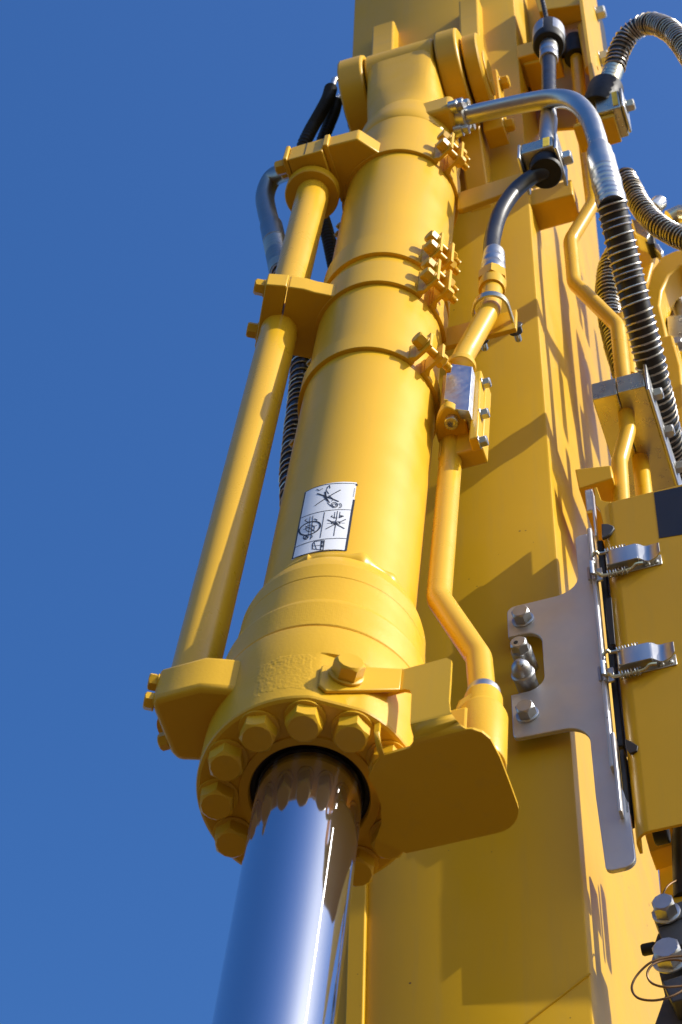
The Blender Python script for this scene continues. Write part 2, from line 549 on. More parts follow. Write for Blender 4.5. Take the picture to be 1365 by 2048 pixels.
# ================================================================== HYDRAULIC CYLINDER
cyl = thing("hydraulic_cylinder", "large yellow hydraulic cylinder with chrome rod running down in front of the boom", "cylinder", MC)
obj("barrel", MB().lathe([(.118, .49), (.13, .49), (.13, 2.772), (.118, 2.772)], 128), M['paint'], cyl, MC)
obj("end_cap", MB().lathe([(.10, 2.772), (.1295, 2.7725), (.1325, 2.778), (.1325, 2.83), (.131, 2.85), (.126, 2.90), (.112, 2.96), (.0, 2.97)], 96), M['paint'], cyl, MC)
# eye block that swings on the pin
ey = b2c(Vector((PG, -.018, PZ)))
mb = MB()
mb.lathe([(.062, -.094), (.126, -.094), (.131, -.088), (.131, .088), (.126, .094), (.062, .094)], 64, T(ey.x, ey.y, ey.z) @ RX(-90))
rings = []
for h, a, b, p in ((2.90, .112, .112, 2.0), (2.98, .107, .105, 2.4), (3.06, .108, .101, 3.2), (3.16, .114, .0955, 6), (ey.z, .126, .0935, 9)):
    ring = []
    for i in range(48):
        t = 2 * math.pi * i / 48
        c, s_ = math.cos(t), math.sin(t)
        q = (abs(c) ** p + abs(s_) ** p) ** (-1 / p)
        f_ = (h - 2.9) / (ey.z - 2.9)
        ring.append((a * q * c + ey.x * f_, b * q * s_ + ey.y * f_, h))
    rings.append(ring)
vs = [p for r_ in rings for p in r_]
fs = [(i * 48 + q, i * 48 + (q + 1) % 48, (i + 1) * 48 + (q + 1) % 48, (i + 1) * 48 + q) for i in range(len(rings) - 1) for q in range(48)]
fs += [list(range(48))[::-1], list(range(192, 240))]
mb.add(vs, fs)
obj("base_eye", mb, M['cast'], cyl, MC)
# hose port near the base, pointing right
pp = pv(905, 238, .06)
obj("supply_port", MB().box(-.045, .045, .02, pp.y + .012, -.045, .06, T(pp.x, 0, pp.z)), M['paint'], cyl, MC, .014, segs=3)

# weld bead
def bead(r, z, a):
    return r
mb = MB()
n, kk = 220, 9
rnd = random.Random(3)
hs = [rnd.uniform(-1, 1) for _ in range(64)]
def wob(t, q): 
    i = t * q; a_ = int(i) % 64; b_ = (a_ + 1) % 64; f_ = i - int(i); f_ = f_ * f_ * (3 - 2 * f_)
    return hs[a_] * (1 - f_) + hs[b_] * f_
vs = []
for i in range(n):
    t = i / n; a = 2 * math.pi * t
    th = math.degrees(a)
    blob = math.exp(-((th - 38) / 7) ** 2) * .8 if th < 180 else 0
    rr = .0075 * (1 + .35 * wob(t, 40) + blob)
    zz = .502 + .004 * wob(t, 23) + .003 * blob
    for j in range(kk):
        b_ = 2 * math.pi * j / kk
        r_ = .1285 + rr * math.cos(b_) * .8
        vs.append((r_ * math.cos(a), r_ * math.sin(a), zz + rr * 1.7 * math.sin(b_)))
fs = [(i * kk + j, ((i + 1) % n) * kk + j, ((i + 1) % n) * kk + (j + 1) % kk, i * kk + (j + 1) % kk) for i in range(n) for j in range(kk)]
obj("weld_bead", MB().add(vs, fs), M['paint'], cyl, MC)
# head: tapered collar between weld and gland
obj("head_collar", MB().lathe([(.10, .50), (.1315, .50), (.1375, .488), (.1475, .458), (.1512, .438), (.1518, .398), (.1508, .396), (.1525, .392), (.1545, .318), (.158, .302), (.1645, .296), (.1655, .29), (.1655, .2215), (.1640, .2190), (.10, .219)], 128).mesh("head_collar", 9), M['headcast'], cyl, MC)
# gland flange with a milled flat at the front right
def flat(r, z, a):
    if z < .131 and r > .14:
        c = math.cos(a - R(32.4))
        lim = (.1635 - (.168 - r)) / c if c > .2 else 9
        return min(r, lim)
    return r
obj("gland", MB().lathe([(.0885, .06), (.0885, .004), (.0905, 0), (.1035, 0), (.1045, .0035), (.162, .0035), (.1665, .006), (.168, .010), (.168, .130), (.168, .1325), (.168, .208), (.1668, .2125), (.1605, .2135), (.1605, .222), (.0885, .222)], 160, rfun=flat).mesh("gland", 20), M['glandcast'], cyl, MC)
for k in range(12):
    a = 15.5 + 30 * k
    bolt(cyl, MC @ RZ(a) @ T(.1345, 0, .0035) @ RX(180) @ RZ(random.uniform(0, 60)), .0475, .0265, M['paint'], .0305, .004)
obj("wiper_seal", MB().lathe([(.0790, .05), (.0790, .016), (.0800, .010), (.0815, .014), (.0880, .014), (.0880, .05)], 96), M['rubber'], cyl, MC)
obj("rod", MB().lathe([(0, -2.4), (.0786, -2.4), (.0786, .2), (0, .2)], 160), M['chrome'], cyl, MC)

# left port block on the gland, where the transfer pipe ends
PA = -62.2                                     # angle of the transfer pipe round the barrel
MA = MC @ RZ(PA)
PRAD = .208
mb = MB()
prof = [(.10, -.03), (.203, -.049), (.2156, -.036), (.249, .028), (.257, .044), (.252, .055), (.190, .090), (.162, .094), (.10, .10)]
mb.prism(prof, .098, .190)
blk = obj("port_block", mb, M['cast'], cyl, MA, .011, segs=3)
for x, y, z, a in ((.253, .040, .166, 0), (.252, .036, .118, 0), (.2205, -.0265, .120, -28)):
    bolt(blk, MA @ T(x, y, z) @ RZ(a) @ RY(90) @ RZ(random.uniform(0, 60)), .0245, .0135, M['paint'], .0145, .0025)
# right port boss and its neck
mb = MB()
mb.lathe([(0, .015), (.034, .015), (.038, .020), (.039, .03), (.039, .150), (.036, .160), (.031, .170), (.030, .205), (.027, .213), (0, .215)], 40, T(-.045, .246, .030))
mb.box(-.080, -.006, .10, .236, .050, .165)
mb.prism([(.13, .16), (.205, .16), (.215, .205), (.236, .222), (.246, .222), (.246, .12), (.13, .12)], -.078, -.016, Matrix(((0, 0, 1, 0), (1, 0, 0, 0), (0, 1, 0, 0), (0, 0, 0, 1))))
bs = obj("port_boss", mb, M['cast'], cyl, MC, .006)
obj("port_neck", MB().lathe([(.0, .205), (.0265, .205), (.0265, .226), (.024, .231), (.0, .231)], 32, T(-.045, .246, .030)), M['zinc'], bs, MC)

# warning label wrapped on the barrel
def on_label(s, t, r):
    a = R(-16.5 + 41.5 * s); z = .526 + .247 * t
    return (r * math.cos(a), r * math.sin(a), z)
mb = MB()
NS = 24
for side in range(1):
    vs = [on_label(i / NS, t, r) for r in (.1301, .1304) for t in (0, 1) for i in range(NS + 1)]
    q = NS + 1
    fs = []
    for i in range(NS):
        fs.append((2 * q + i, 2 * q + i + 1, 3 * q + i + 1, 3 * q + i))
        fs.append((q + i, q + i + 1, i + 1, i))
        fs.append((i, i + 1, 2 * q + i + 1, 2 * q + i))
        fs.append((3 * q + i, 3 * q + i + 1, q + i + 1, q + i))
    fs += [(0, 2 * q, 3 * q, q), (NS, q + NS, 3 * q + NS, 2 * q + NS)]
    mb.add(vs, fs)
lab = obj("warning_label", mb, M['white'], cyl, MC, label="white pictogram sticker with crossed-out diagrams")
def zl(x, y): return (500 + x / 3.4125, 900 + y / 3.4125)      # enlarged view of the label -> photograph
mb = MB()
def ink(pts, w=.0009, closed=False):
    P = [pcyl(*zl(*p), .1304) for p in pts]
    if closed: P.append(P[0])
    Q = []
    for a, b in zip(P, P[1:]):
        for k in range(4): Q.append(a.lerp(b, k / 4))
    Q.append(P[-1])
    vs, fs = [], []
    for i, p in enumerate(Q):
        nrm = Vector((p.x, p.y, 0)).normalized()
        t = (Q[min(i + 1, len(Q) - 1)] - Q[max(i - 1, 0)])
        if t.length < 1e-7: t = Vector((0, 0, 1))
        sdv = t.normalized().cross(nrm).normalized()
        c = nrm * .13055 + Vector((0, 0, p.z))
        vs += [c + sdv * w, c - sdv * w, c + sdv * w + nrm * .0002, c - sdv * w + nrm * .0002]
    for i in range(len(Q) - 1):
        o_ = i * 4
        fs += [(o_ + 2, o_ + 3, o_ + 7, o_ + 6), (o_, o_ + 2, o_ + 6, o_ + 4), (o_ + 3, o_ + 1, o_ + 5, o_ + 7)]
    mb.add(vs, fs)
def ell(cx, cy, a, b, rot=0, n=22, a0=0, a1=360):
    return [(cx + a * math.cos(R(a0 + (a1 - a0) * i / n)) * math.cos(R(rot)) - b * math.sin(R(a0 + (a1 - a0) * i / n)) * math.sin(R(rot)),
             cy + a * math.cos(R(a0 + (a1 - a0) * i / n)) * math.sin(R(rot)) + b * math.sin(R(a0 + (a1 - a0) * i / n)) * math.cos(R(rot))) for i in range(n + 1)]
ink([(381, 288), (345, 468), (308, 668), (291, 744)], .0013)
ink([(381, 288), (440, 258), (500, 240), (560, 231), (640, 228), (730, 233)], .0008)
ink([(291, 744), (360, 718), (440, 699), (520, 688), (655, 688)], .0012)
ink([(732, 233), (729, 245)], .0016); ink([(712, 340), (697, 425), (676, 560), (655, 688)], .0018)
ink([(345, 468), (420, 438), (500, 419), (580, 409), (698, 411)], .0008)
ink([(308, 668), (380, 637), (460, 616), (560, 605), (665, 606)], .0008)
ink([(511, 425), (481, 600)], .0006)
ink([(445, 381), (530, 325), (620, 273)], .0012); ink([(460, 298), (530, 322), (607, 353)], .0015)
ink([(515, 285), (520, 325), (535, 350)], .0016); ink([(458, 268), (475, 277), (500, 262)], .0008)
ink([(528, 255), (545, 241), (548, 262)], .0008); ink([(535, 250), (522, 275), (540, 300)], .0007)
ink([(470, 300), (500, 312), (525, 345), (548, 360)], .0006); ink([(540, 310), (570, 335), (560, 350)], .0006)
ink(ell(578, 376, 22, 18), .0008); ink(ell(578, 377, 12, 10), .0007); ink(ell(604, 382, 14, 14, 0, 12, -90, 90), .0005); ink(ell(610, 380, 18, 17, 0, 12, -80, 80), .0005)
ink([(545, 352), (530, 360), (555, 385)], .0006)
ink(ell(410, 535, 76, 40, -22, 34), .0016)
ink([(412, 455), (400, 600)], .0006); ink([(432, 450), (416, 610)], .0006); ink([(392, 470), (375, 482), (395, 492), (428, 490)], .0008)
ink([(440, 470), (462, 478), (445, 490)], .0008); ink(ell(412, 535, 30, 22, -10), .0007); ink([(365, 545), (460, 515)], .0006); ink([(380, 520), (445, 555)], .0007)
ink(ell(380, 598, 14, 13), .0010); ink(ell(385, 600, 8, 8), .0010); ink(ell(412, 590, 16, 12, 0, 12, -80, 90), .0005)
ink([(600, 418), (573, 586)], .0007); ink([(582, 424), (576, 470)], .0006); ink([(617, 424), (610, 465)], .0006)
ink([(563, 446), (556, 456), (585, 464), (600, 464)], .0009); ink([(615, 446), (640, 452), (612, 464)], .0010); ink([(628, 452), (612, 462)], .0016)
ink([(518, 540), (590, 505), (656, 474)], .0010); ink([(530, 476), (585, 505), (646, 538)], .0012)
ink([(530, 502), (650, 500)], .0005); ink(ell(570, 497, 12, 10), .0006); ink(ell(604, 498, 12, 10), .0006); ink([(588, 480), (584, 530)], .0007)
ink([(430, 640), (428, 676), (500, 684), (510, 617), (440, 626)], .0008, True); ink([(490, 618), (484, 682)], .0010); ink([(430, 656), (486, 650)], .0005)
ink(ell(499, 630, 6, 7, 0, 8), .0008); ink(ell(497, 655, 6, 7, 0, 8), .0008)
ink([(440, 628), (455, 676)], .0005)
for k in range(9):
    y0 = 262 + k * 7
    ink([(716 - k * 1.2 - 4, y0), (716 - k * 1.2 + 5, y0 + 1)], .0005)
obj("printed_drawing", mb, M['ink'], lab, MC)

# ================================================================== CLAMPS ON THE BARREL
def clamp(h0, h1, label, two=True, ears2=True, r_o=.1385):
    t = thing("pipe_clamp", label, "clamp", MC @ T(0, 0, h0), "clamp bands bolted round the barrel")
    TH = 62.5
    gap = 5.2
    prof = [(.1300, h0), (r_o - .001, h0), (r_o, h0 + .001), (r_o, h1 - .001), (r_o - .001, h1), (.1300, h1)]
    obj("band", MB().lathe(prof, 60, None, TH + gap, TH + 180 - gap), M['paint'], t, MC)
    obj("band", MB().lathe(prof, 60, None, TH + 180 + gap, TH + 360 - gap), M['paint'], t, MC)
    for th in (TH, TH + 180):
        ME = MC @ RZ(th)
        for s in (-1, 1):
            mb = MB()
            # ear: flares out of the band into a radial plate
            y = s * .0125
            ya = s * (.1345 * math.sin(R(gap + 6)))
            w = .0075
            pts = [(.1305, ya), (.1385, ya * 1.05), (.147, y + s * w * 1.15), (.150, y + s * w), (.187, y + s * w), (.187, y), (.146, y), (.1385, y + s * .001), (.1312, ya * .62)]
            if s < 0: pts = pts[::-1]
            mb.prism(pts, h0 + .001, h1 - .001)
            obj("ear", mb.mesh("ear", 40), M['paint'], t, ME, .0012)
        zs = (h0 + (h1 - h0) * .26, h0 + (h1 - h0) * .76) if two else (h0 + (h1 - h0) * .5,)
        if th > 200 and not ears2: continue
        for z in zs:
            bo = bolt(t, ME @ T(.1685, -.0200, z) @ RX(90) @ RZ(random.uniform(0, 60)), .0265, .0185, M['paint'], .0165)
            nut = bolt(t, ME @ T(.1685, .0200, z) @ RX(-90) @ RZ(random.uniform(0, 60)), .0265, .016, M['paint'], 0, name="nut")
            obj("thread", MB().lathe([(0, 0), (.0085, 0), (.0085, .056)] + [p for k in range(6) for p in ((.0085, .056 + k * .0025), (.0075, .0572 + k * .0025))] + [(.0075, .073), (0, .073)], 16), M['paint'], t, ME @ T(.1685, -.022, z) @ RX(-90))
    return t
c1 = clamp(2.500, 2.610, "topmost yellow clamp band near the cylinder base, with wide stepped bracket arm on its left")
c2 = clamp(1.838, 1.945, "plain yellow clamp band without an arm, second from the top of the barrel")
c3 = clamp(1.678, 1.790, "yellow clamp band with split pipe-holding arm on its left, third from the top")
c4 = clamp(1.338, 1.400, "lowest and narrowest yellow clamp band, single bolt beside the shiny silver block", two=False)

# arm of the third clamp: split block round the transfer pipe
hz0, hz1 = 1.680, 1.742
mb = MB().prism([(.125, -.066), (.2055, -.066), (.2055, .084), (.172, .086), (.150, .0835), (.100, .0835)], hz0, hz1)
obj("arm", mb, M['paint'], c3, MA, .003)
mb = MB().prism([(.2085, -.066), (.252, -.066), (.252, .080), (.2085, .086)], hz0, hz1)
cap = obj("arm_cap", mb, M['paint'], c3, MA, .003)
for y in (.058, -.040):
    bolt(cap, MA @ T(.252, y, (hz0 + hz1) / 2) @ RY(90) @ RZ(random.uniform(0, 60)), .030, .020, M['paint'], .019)
# arm of the topmost clamp: stepped bracket carrying the flanged joint
za, zb = 2.502, 2.572
A1 = [ph(x, y, za) for x, y in ((653.6, 293), (715, 277), (752, 301))]
poly = [(A1[0].x, A1[0].y), (A1[1].x, A1[1].y), (A1[2].x - .012, A1[2].y + .01), (.06, -.06), (.04, -.125), (.085, A1[0].y)]
obj("arm", MB().prism(poly, za, zb), M['paint'], c1, MC, .004)
yl, yr, vf = A1[0].y - .006, A1[0].y, A1[0].x
obj("arm_plate", MB().box(.045, vf + .006, yl - .004, yr + .004, za - .002, zb + .004), M['paint'], c1, MC, .003)

# ================================================================== TRANSFER PIPE (left)
tp = thing("transfer_pipe", "thick straight yellow pipe left of the barrel, from the gland up to a flange", "pipe", MA @ T(PRAD, 0, .2))
def tpp(z):
    v_ = .100 - .056 * (2.46 - z) / 2.26
    return MC @ Vector((v_, -.2414 + .61 * v_, z))
obj("pipe", MB().tube([tpp(z) for z in (.216, 1.0, 1.8, 2.46)], .0388, 48), M['pipe'], tp)
obj("flange", MB().lathe([(.030, 2.447), (.0615, 2.447), (.064, 2.450), (.064, 2.480), (.05, 2.482), (.03, 2.482)], 48, T(PRAD, 0, 0)), M['paint'], tp, MA)
pc = MCi @ (MA @ Vector((PRAD, 0, 2.47)))
x0 = ph(571.5, 315, za)
fl = obj("flange_block", MB().box(.055, vf, x0.y + .006, yl - .004, 2.484, zb + .002), M['paint'], tp, MC, .003)
obj("joint_seam", MB().box(.06, vf + .0008, (x0.y + yl) / 2 - .0008, (x0.y + yl) / 2 + .0008, 2.490, zb + .0028), M['bore'], fl, MC)
obj("end_plate", MB().box(.055, vf + .005, x0.y - .006, x0.y + .005, 2.484, zb + .006), M['paint'], tp, MC, .003)
for v_, z_ in ((vf - .02, 2.505), (vf - .045, 2.545), (.08, 2.53)):
    bolt(tp, MC @ T(v_, x0.y - .006, z_) @ RX(90), .032, .022, M['paint'], .02)

# ================================================================== LEFT HOSES
# silver elbow behind the flanged joint, with a wire-guarded hose running down behind the barrel
he = thing("hydraulic_hose", "silver elbow with wire-guarded black hose behind the left transfer pipe", "hose", MC @ T(0, -.26, 2.3))
P = [pv(x, y, v) for x, y, v in ((600, 330, .04), (572, 343, .02), (545, 357, .0), (531, 390, -.02), (535, 425, -.03), (546, 462, -.04))]
pth = crom(wpath(MC, P), 8)
obj("elbow", MB().tube(pth, .0245, 28), M['shadezinc'], he)
P2 = [pv(x, y, v) for x, y, v in ((543, 452, -.04), (550, 485, -.04))]
obj("ferrule", MB().tube(wpath(MC, P2), .0285, 28), M['shadezinc'], he, bevel=.002)
P2 = [pv(x, y, v) for x, y, v in ((550, 485, -.04), (562, 545, -.045))]
pp_ = resample(wpath(MC, P2), .0045)
obj("crimp_sleeve", MB().tube(pp_, [.0265 + .0018 * math.sin(i * 1.6) for i in range(len(pp_))], 26), M['shadezinc'], he)
P3 = [pv(x, y, v) for x, y, v in ((561, 540, -.045), (585, 620, -.06), (602, 700, -.08), (600, 780, -.10), (590, 870, -.11), (583, 960, -.12), (590, 1060, -.14), (610, 1180, -.16))]
guard_hose(he, crom(wpath(MC, P3), 14), .0215, .024, .0022, 14)
# black corrugated conduits at the top left
def conduit(name, label, pts, r, pitch, fit=None):
    t = thing(name, label, "conduit", Matrix.Translation(pts[0]), "black corrugated conduits at the top left")
    p_ = resample(crom(pts, 14), pitch / 3)
    obj("sheath", MB().tube(p_, [r + (.0022 if i % 3 == 0 else -.0012) for i in range(len(p_))], 16), M['rubber'], t)
    if fit:
        obj("end_fitting", MB().tube(bend(fit, .02), .008, 14), M['zinc'], t)
    return t
q = lambda x, y, g_: MBO @ pg(x, y, g_)
conduit("corrugated_conduit", "outer black corrugated conduit bending out from behind the left lug", [q(662, 178, .18), q(655, 200, .19), q(638, 232, .2), q(618, 268, .21), q(606, 300, .2), q(612, 350, .17), q(640, 420, .14), q(656, 470, .12), q(668, 525, .1), q(685, 600, .08)], .0165, .0125, [q(690, 154, .16), q(670, 158, .17), q(662, 182, .18)])
conduit("corrugated_conduit", "inner black conduit hanging just right of the outer one by the left lug", [q(673, 205, .15), q(668, 225, .15), q(656, 255, .15), q(645, 285, .14), q(640, 330, .12)], .0155, .0125, [q(690, 190, .14), q(676, 195, .15), q(672, 210, .15)])
t = thing("flat_cable", "short flat black cable hanging against the left lug", "cable", Matrix.Translation(q(694, 200, .12)))
obj("strap", MB().slab([q(690, 196, .16), q(693, 196, .16), q(703, 250, .16), q(696, 252, .16)], nV * -.01), M['rubber'], t)

# ================================================================== RIGHT SMALL PIPE, MANIFOLD, UPPER PIPE AND HOSE
DVp = -.045
rp = thing("drain_pipe", "thin yellow pipe right of the barrel, bending out to the gland's right port", "pipe", MC @ T(0, .177, .2))
path = bend([(DVp, .1610, 1.28), (DVp, .1600, .595), (DVp, .2355, .368), (DVp, .2455, .23)], .085, 10)
obj("pipe", MB().tube(wpath(MC, path), .0215, 32), M['pipe'], rp)
# two-bolt oval flange at its top
mb = MB()
ov = []
for k in range(28):
    a = 2 * math.pi * k / 28
    ov.append((-.022 + .054 * math.cos(a), .1685 + .3 * .014 * math.cos(a) + (.031 - .008 * abs(math.cos(a)) ** 3) * math.sin(a)))
mb.prism(ov, 1.192, 1.222)
ofl = obj("oval_flange", mb.mesh("oval_flange", 50), M['paint'], rp, MC, .004)
MS = MC @ T(.003, .1745, 1.192) @ RX(180)
sb = obj("socket_bolt", MB().lathe([(0, -.004), (.0135, -.004), (.0135, .0), (.0135, .0145), (.0122, .016), (.0072, .016), (.0072, .004), (0, .004)], 24), M['zincy'], ofl, MS)

mf = thing("valve_block", "bright silver valve block in a yellow holder beside the lowest clamp band", "valve block", MC @ T(-.02, .18, 1.1))
obj("holder", MB().box(-.062, -.002, .146, .172, 1.215, 1.430), M['paint'], mf, MC, .003)
obj("holder_back", MB().box(-.066, -.030, .140, .228, 1.115, 1.420), M['paint'], mf, MC, .004)
obj("holder_side", MB().box(-.03, -.002, .209, .226, 1.10, 1.405), M['paint'], mf, MC, .003)
poly = []
for x, y in ((904, 727), (945, 733), (938.5, 821), (895.5, 815.5), (896, 799), (888, 798), (893, 746), (901.5, 745)):
    p = pv(x, y, .022)
    poly.append(p)
obj("block", MB().slab(poly, (-.022, 0, 0)), M['alu'], mf, MC, .0012)
obj("body", MB().box(-.03, -.009, .158, .207, 1.205, 1.45), M['alu'], mf, MC, .002)
for x, y in ((958, 768), (952, 830), (946, 886)):
    p = pv(x, y, -.012)
    bolt(mf, MC @ T(-.014, .226, p.z) @ RX(-90) @ RZ(10), .019, .014, M['zinc'], .0125, .002)
up = thing("supply_pipe", "short yellow pipe leaning right from the silver valve block up to a hose nut", "pipe", MC @ T(0, .19, 1.45))
pts = [pv(918, 735, .0), pv(930, 708, .0), pv(981, 618, .0), pv(985.5, 575, .0), pv(985.5, 560, .0)]
obj("pipe", MB().tube(wpath(MC, bend([pts[0], pts[1], pts[2], pts[3], pts[4]], .07, 8)), .0222, 32), M['pipe'], up)
obj("collar", MB().lathe([(0, 1.424), (.030, 1.424), (.030, 1.445), (.024, 1.452), (0, 1.452)], 32, T(0, .184, 0)), M['paint'], up, MC, .002)
ctr = pts[4]
hx = hex_mb(.056, .050).mesh("hose_nut", 30)
obj("hose_nut", hx, M['paint'], up, MC @ T(ctr.x, ctr.y, ctr.z - .02) @ RZ(12))
obj("nut_collar", MB().lathe([(.02, -.062), (.0275, -.062), (.0285, -.055), (.0285, -.018), (.02, -.018)], 32, T(ctr.x, ctr.y, ctr.z)), M['paint'], up, MC)

bh = thing("rubber_hose", "smooth black rubber hose curving from the yellow nut up to the upper clamp", "hose", MC @ T(*ctr))
fz = pv(983.5, 508, .0)
zz = ctr.z + .03
L_ = fz.z - zz
prof = [(.016, 0), (.0255, 0), (.0262, .006), (.0262, L_ * .30), (.0235, L_ * .34), (.0235, L_ * .42), (.0258, L_ * .46), (.0252, L_ * .60), (.0236, L_ * .64), (.0248, L_ * .7), (.0236, L_ * .95), (.0225, L_), (.016, L_)]
obj("ferrule", MB().lathe(prof, 36, T(ctr.x, ctr.y, zz)), M['zinc'], bh, MC)
HP = [Vector((ctr.x, ctr.y, fz.z - .05)), fz] + [pv(x, y, v) for x, y, v in ((986, 475, .0), (1000, 428, .005), (1028, 385, .01), (1062, 356, .015), (1092, 342, .015))]
HP.append(HP[-1] + Vector((0, .012, .06)))
obj("hose", MB().tube(crom(wpath(MC, HP), 12), .0185, 28), M['hose'], bh)

# bar bracket with U-bolt round the supply pipe
ub = thing("pipe_bracket", "flat yellow bar with silver U-bolt holding the supply pipe below the hose nut", "bracket", MC @ T(-.03, .14, 1.64))
uc = pv(983, 606, 0)
b0, b1 = pv(1033, 617, -.035), pv(1030, 655, -.035)
obj("bar", MB().box(-.047, -.036, .12, b0.y, b1.z, b0.z), M['paint'], ub, MC, .002)
us = []
for k in range(17):
    a = R(180 * k / 16)
    us.append((math.sin(a) * .032, uc.y - math.cos(a) * .034, uc.z - .035))
us = [(-.075, uc.y - .034, uc.z - .035)] + us + [(-.075, uc.y + .034, uc.z - .035)]
mb = MB()
vs, fs = [], []
for p in wpath(I4, us):
    d_ = Vector((p.x + 0, p.y - uc.y, 0))
    d_ = d_.normalized() if p.x > 0 else Vector((0, 1 if p.y > uc.y else -1, 0))
    for o_, w_ in ((0, -.011), (.005, -.011), (.005, .011), (0, .011)):
        vs.append(p + d_ * o_ + Vector((0, 0, w_)))
for i in range(len(us) - 1):
    for j in range(4):
        fs.append((i * 4 + j, i * 4 + (j + 1) % 4, (i + 1) * 4 + (j + 1) % 4, (i + 1) * 4 + j))
fs += [(0, 1, 2, 3), tuple(len(us) * 4 - k for k in (1, 2, 3, 4))]
mb.add(vs, fs)
obj("u_bolt", mb, M['zincy'], ub, MC, .0012)
for s in (-1, 1):
    nn = bolt(ub, MC @ T(-.047, uc.y + s * .036, uc.z - .035) @ RY(-90), .026, .016, M['dark'], .017, name="nut")
    obj("thread", MB().lathe([(0, 0), (.007, 0), (.007, .034), (.005, .037), (0, .037)], 14), M['zinc'], nn, MC @ T(-.047, uc.y + s * .036, uc.z - .035) @ RY(-90))

# upper bracket arm and rubber-bushed clamp
br = thing("hose_clamp", "zinc clamp with black rubber bush on a yellow arm, above the smooth black hose", "clamp", MC @ T(0, .14, 2.4))
pts = [pv(x, y, -.02) for x, y in ((915, 386), (925, 382), (1048, 343), (1048, 372), (925, 417), (915, 418))]
obj("arm", MB().slab(pts, (-.014, 0, 0)), M['paint'], br, MC, .003)
e = HP[-2]
bz = e.z
obj("rubber_bush", MB().lathe([(.0185, bz - .018), (.036, bz - .018), (.0385, bz - .014), (.0385, bz + .030), (.0185, bz + .030)], 36, T(e.x, e.y, 0)), M['rubber'], br, MC)
sad = obj("saddle", MB().box(e.x - .045, e.x + .046, e.y - .047, e.y + .030, bz + .031, bz + .095), M['zincy'], br, MC, .004)
obj("side_cheek", MB().box(e.x - .05, e.x + .049, e.y + .0315, e.y + .0400, bz + .0, bz + .108), M['zinc'], br, MC, .004)
obj("side_cheek", MB().box(e.x - .05, e.x + .047, e.y - .0560, e.y - .0480, bz + .008, bz + .100), M['zinc'], br, MC, .004)
obj("paint_mark", MB().box(e.x + .0455, e.x + .0472, e.y + .006, e.y + .021, bz + .034, bz + .094), M['mark'], sad, MC)
bolt(br, MC @ T(e.x, e.y + .0400, bz + .05) @ RX(-90), .03, .020, M['zinc'], .019, .003)
# tube and hose above it
st = thing("hose_riser", "upright silver tube and black hose rising from the rubber-bushed clamp to a capped coupling", "hose", MC @ T(e.x, e.y, bz + .1))
pz_ = lambda x, y: pv(x, y, .015)
a0, a1 = Vector((e.x, e.y, bz + .07)), pz_(1098, 240)
obj("tube", MB().tube(wpath(MC, [a0, a1]), .0215, 28), M['zinc'], st)
obj("tube_collar", MB().tube(wpath(MC, [a1 + Vector((0, 0, -.004)), a1 + Vector((0, 0, .05))]), .0195, 28), M['zinc'], st, bevel=.002)
a2 = pz_(1098, 118)
obj("hose", MB().tube(wpath(MC, [a1, a2]), .0185, 28), M['hose'], st)
ax = (a2 - a1).normalized()
ml = MC @ along(a2 - ax * .01, ax)
obj("ferrule", MB().lathe([(.015, 0), (.0235, 0), (.0245, .006), (.0245, .05), (.0225, .055), (.0245, .06), (.0245, .10), (.0225, .106), (.0240, .112), (.0240, .15), (.018, .16), (.015, .16)], 32), M['zinc'], st, ml)
mk = MC @ along(a2 + ax * .115, ax)
obj("coupling_cap", MB().lathe([(.02, .0), (.0395, .0), (.0425, .004), (.0425, .135), (.038, .15), (.015, .165), (0, .167)], 40), M['rubber'], st, mk)
obj("cap_band", MB().lathe([(.0426, .045), (.0436, .046), (.0436, .128), (.0426, .129)], 40, None, -150, 175), M['zinc'], st, mk)
tt = a2 + ax * .27
obj("cable", MB().tube([p + MC.to_3x3() @ Vector((.0015 * math.sin(i * 1.3), .0015 * math.cos(i * 1.3), 0)) for i, p in enumerate(resample(wpath(MC, [tt, tt + Vector((.0, -.03, .5))]), .006))], .0058, 8), M['rubber'], st)

# ================================================================== BIG SILVER TUBE WITH GUARDED HOSE
bt = thing("main_hose", "thick silver tube arching from the cylinder base into a long wire-guarded black hose", "hose", MC @ T(.06, .16, 2.85))
TP = [MBO @ c2b(pv(928, 233, .06)), MBO @ c2b(pv(975, 222, .06)), q(1060, 204, .33), q(1112, 197, .33), q(1150, 205, .33), q(1178, 235, .325), q(1193, 275, .32), q(1199, 302, .315)]
tpath = crom(TP, 10)
obj("tube", MB().tube(tpath, .0238, 32), M['zinc'], bt)
d0 = (TP[1] - TP[0]).normalized()
mfz = along(TP[0] - d0 * .012, d0)
obj("split_flange", MB().lathe([(.02, -.012), (.034, -.012), (.036, -.008), (.036, .018), (.032, .022), (.02, .022)], 32), M['zinc'], bt, mfz)
for (x, y) in ((945, 213), (962, 270), (950, 262)):
    p = MBO @ c2b(pv(x, y, .06))
    pass
for ang in (20, 110, 200, 290):
    mm = mfz @ RZ(ang) @ T(.041, 0, .0)
    obj("flange_lobe", MB().lathe([(.0, -.010), (.016, -.010), (.0165, .0), (.0165, .010), (.0, .010)], 20), M['zinc'], bt, mm)
    bolt(bt, mm @ T(0, 0, .010), .020, .014, M['zinc'], .0125, .002)
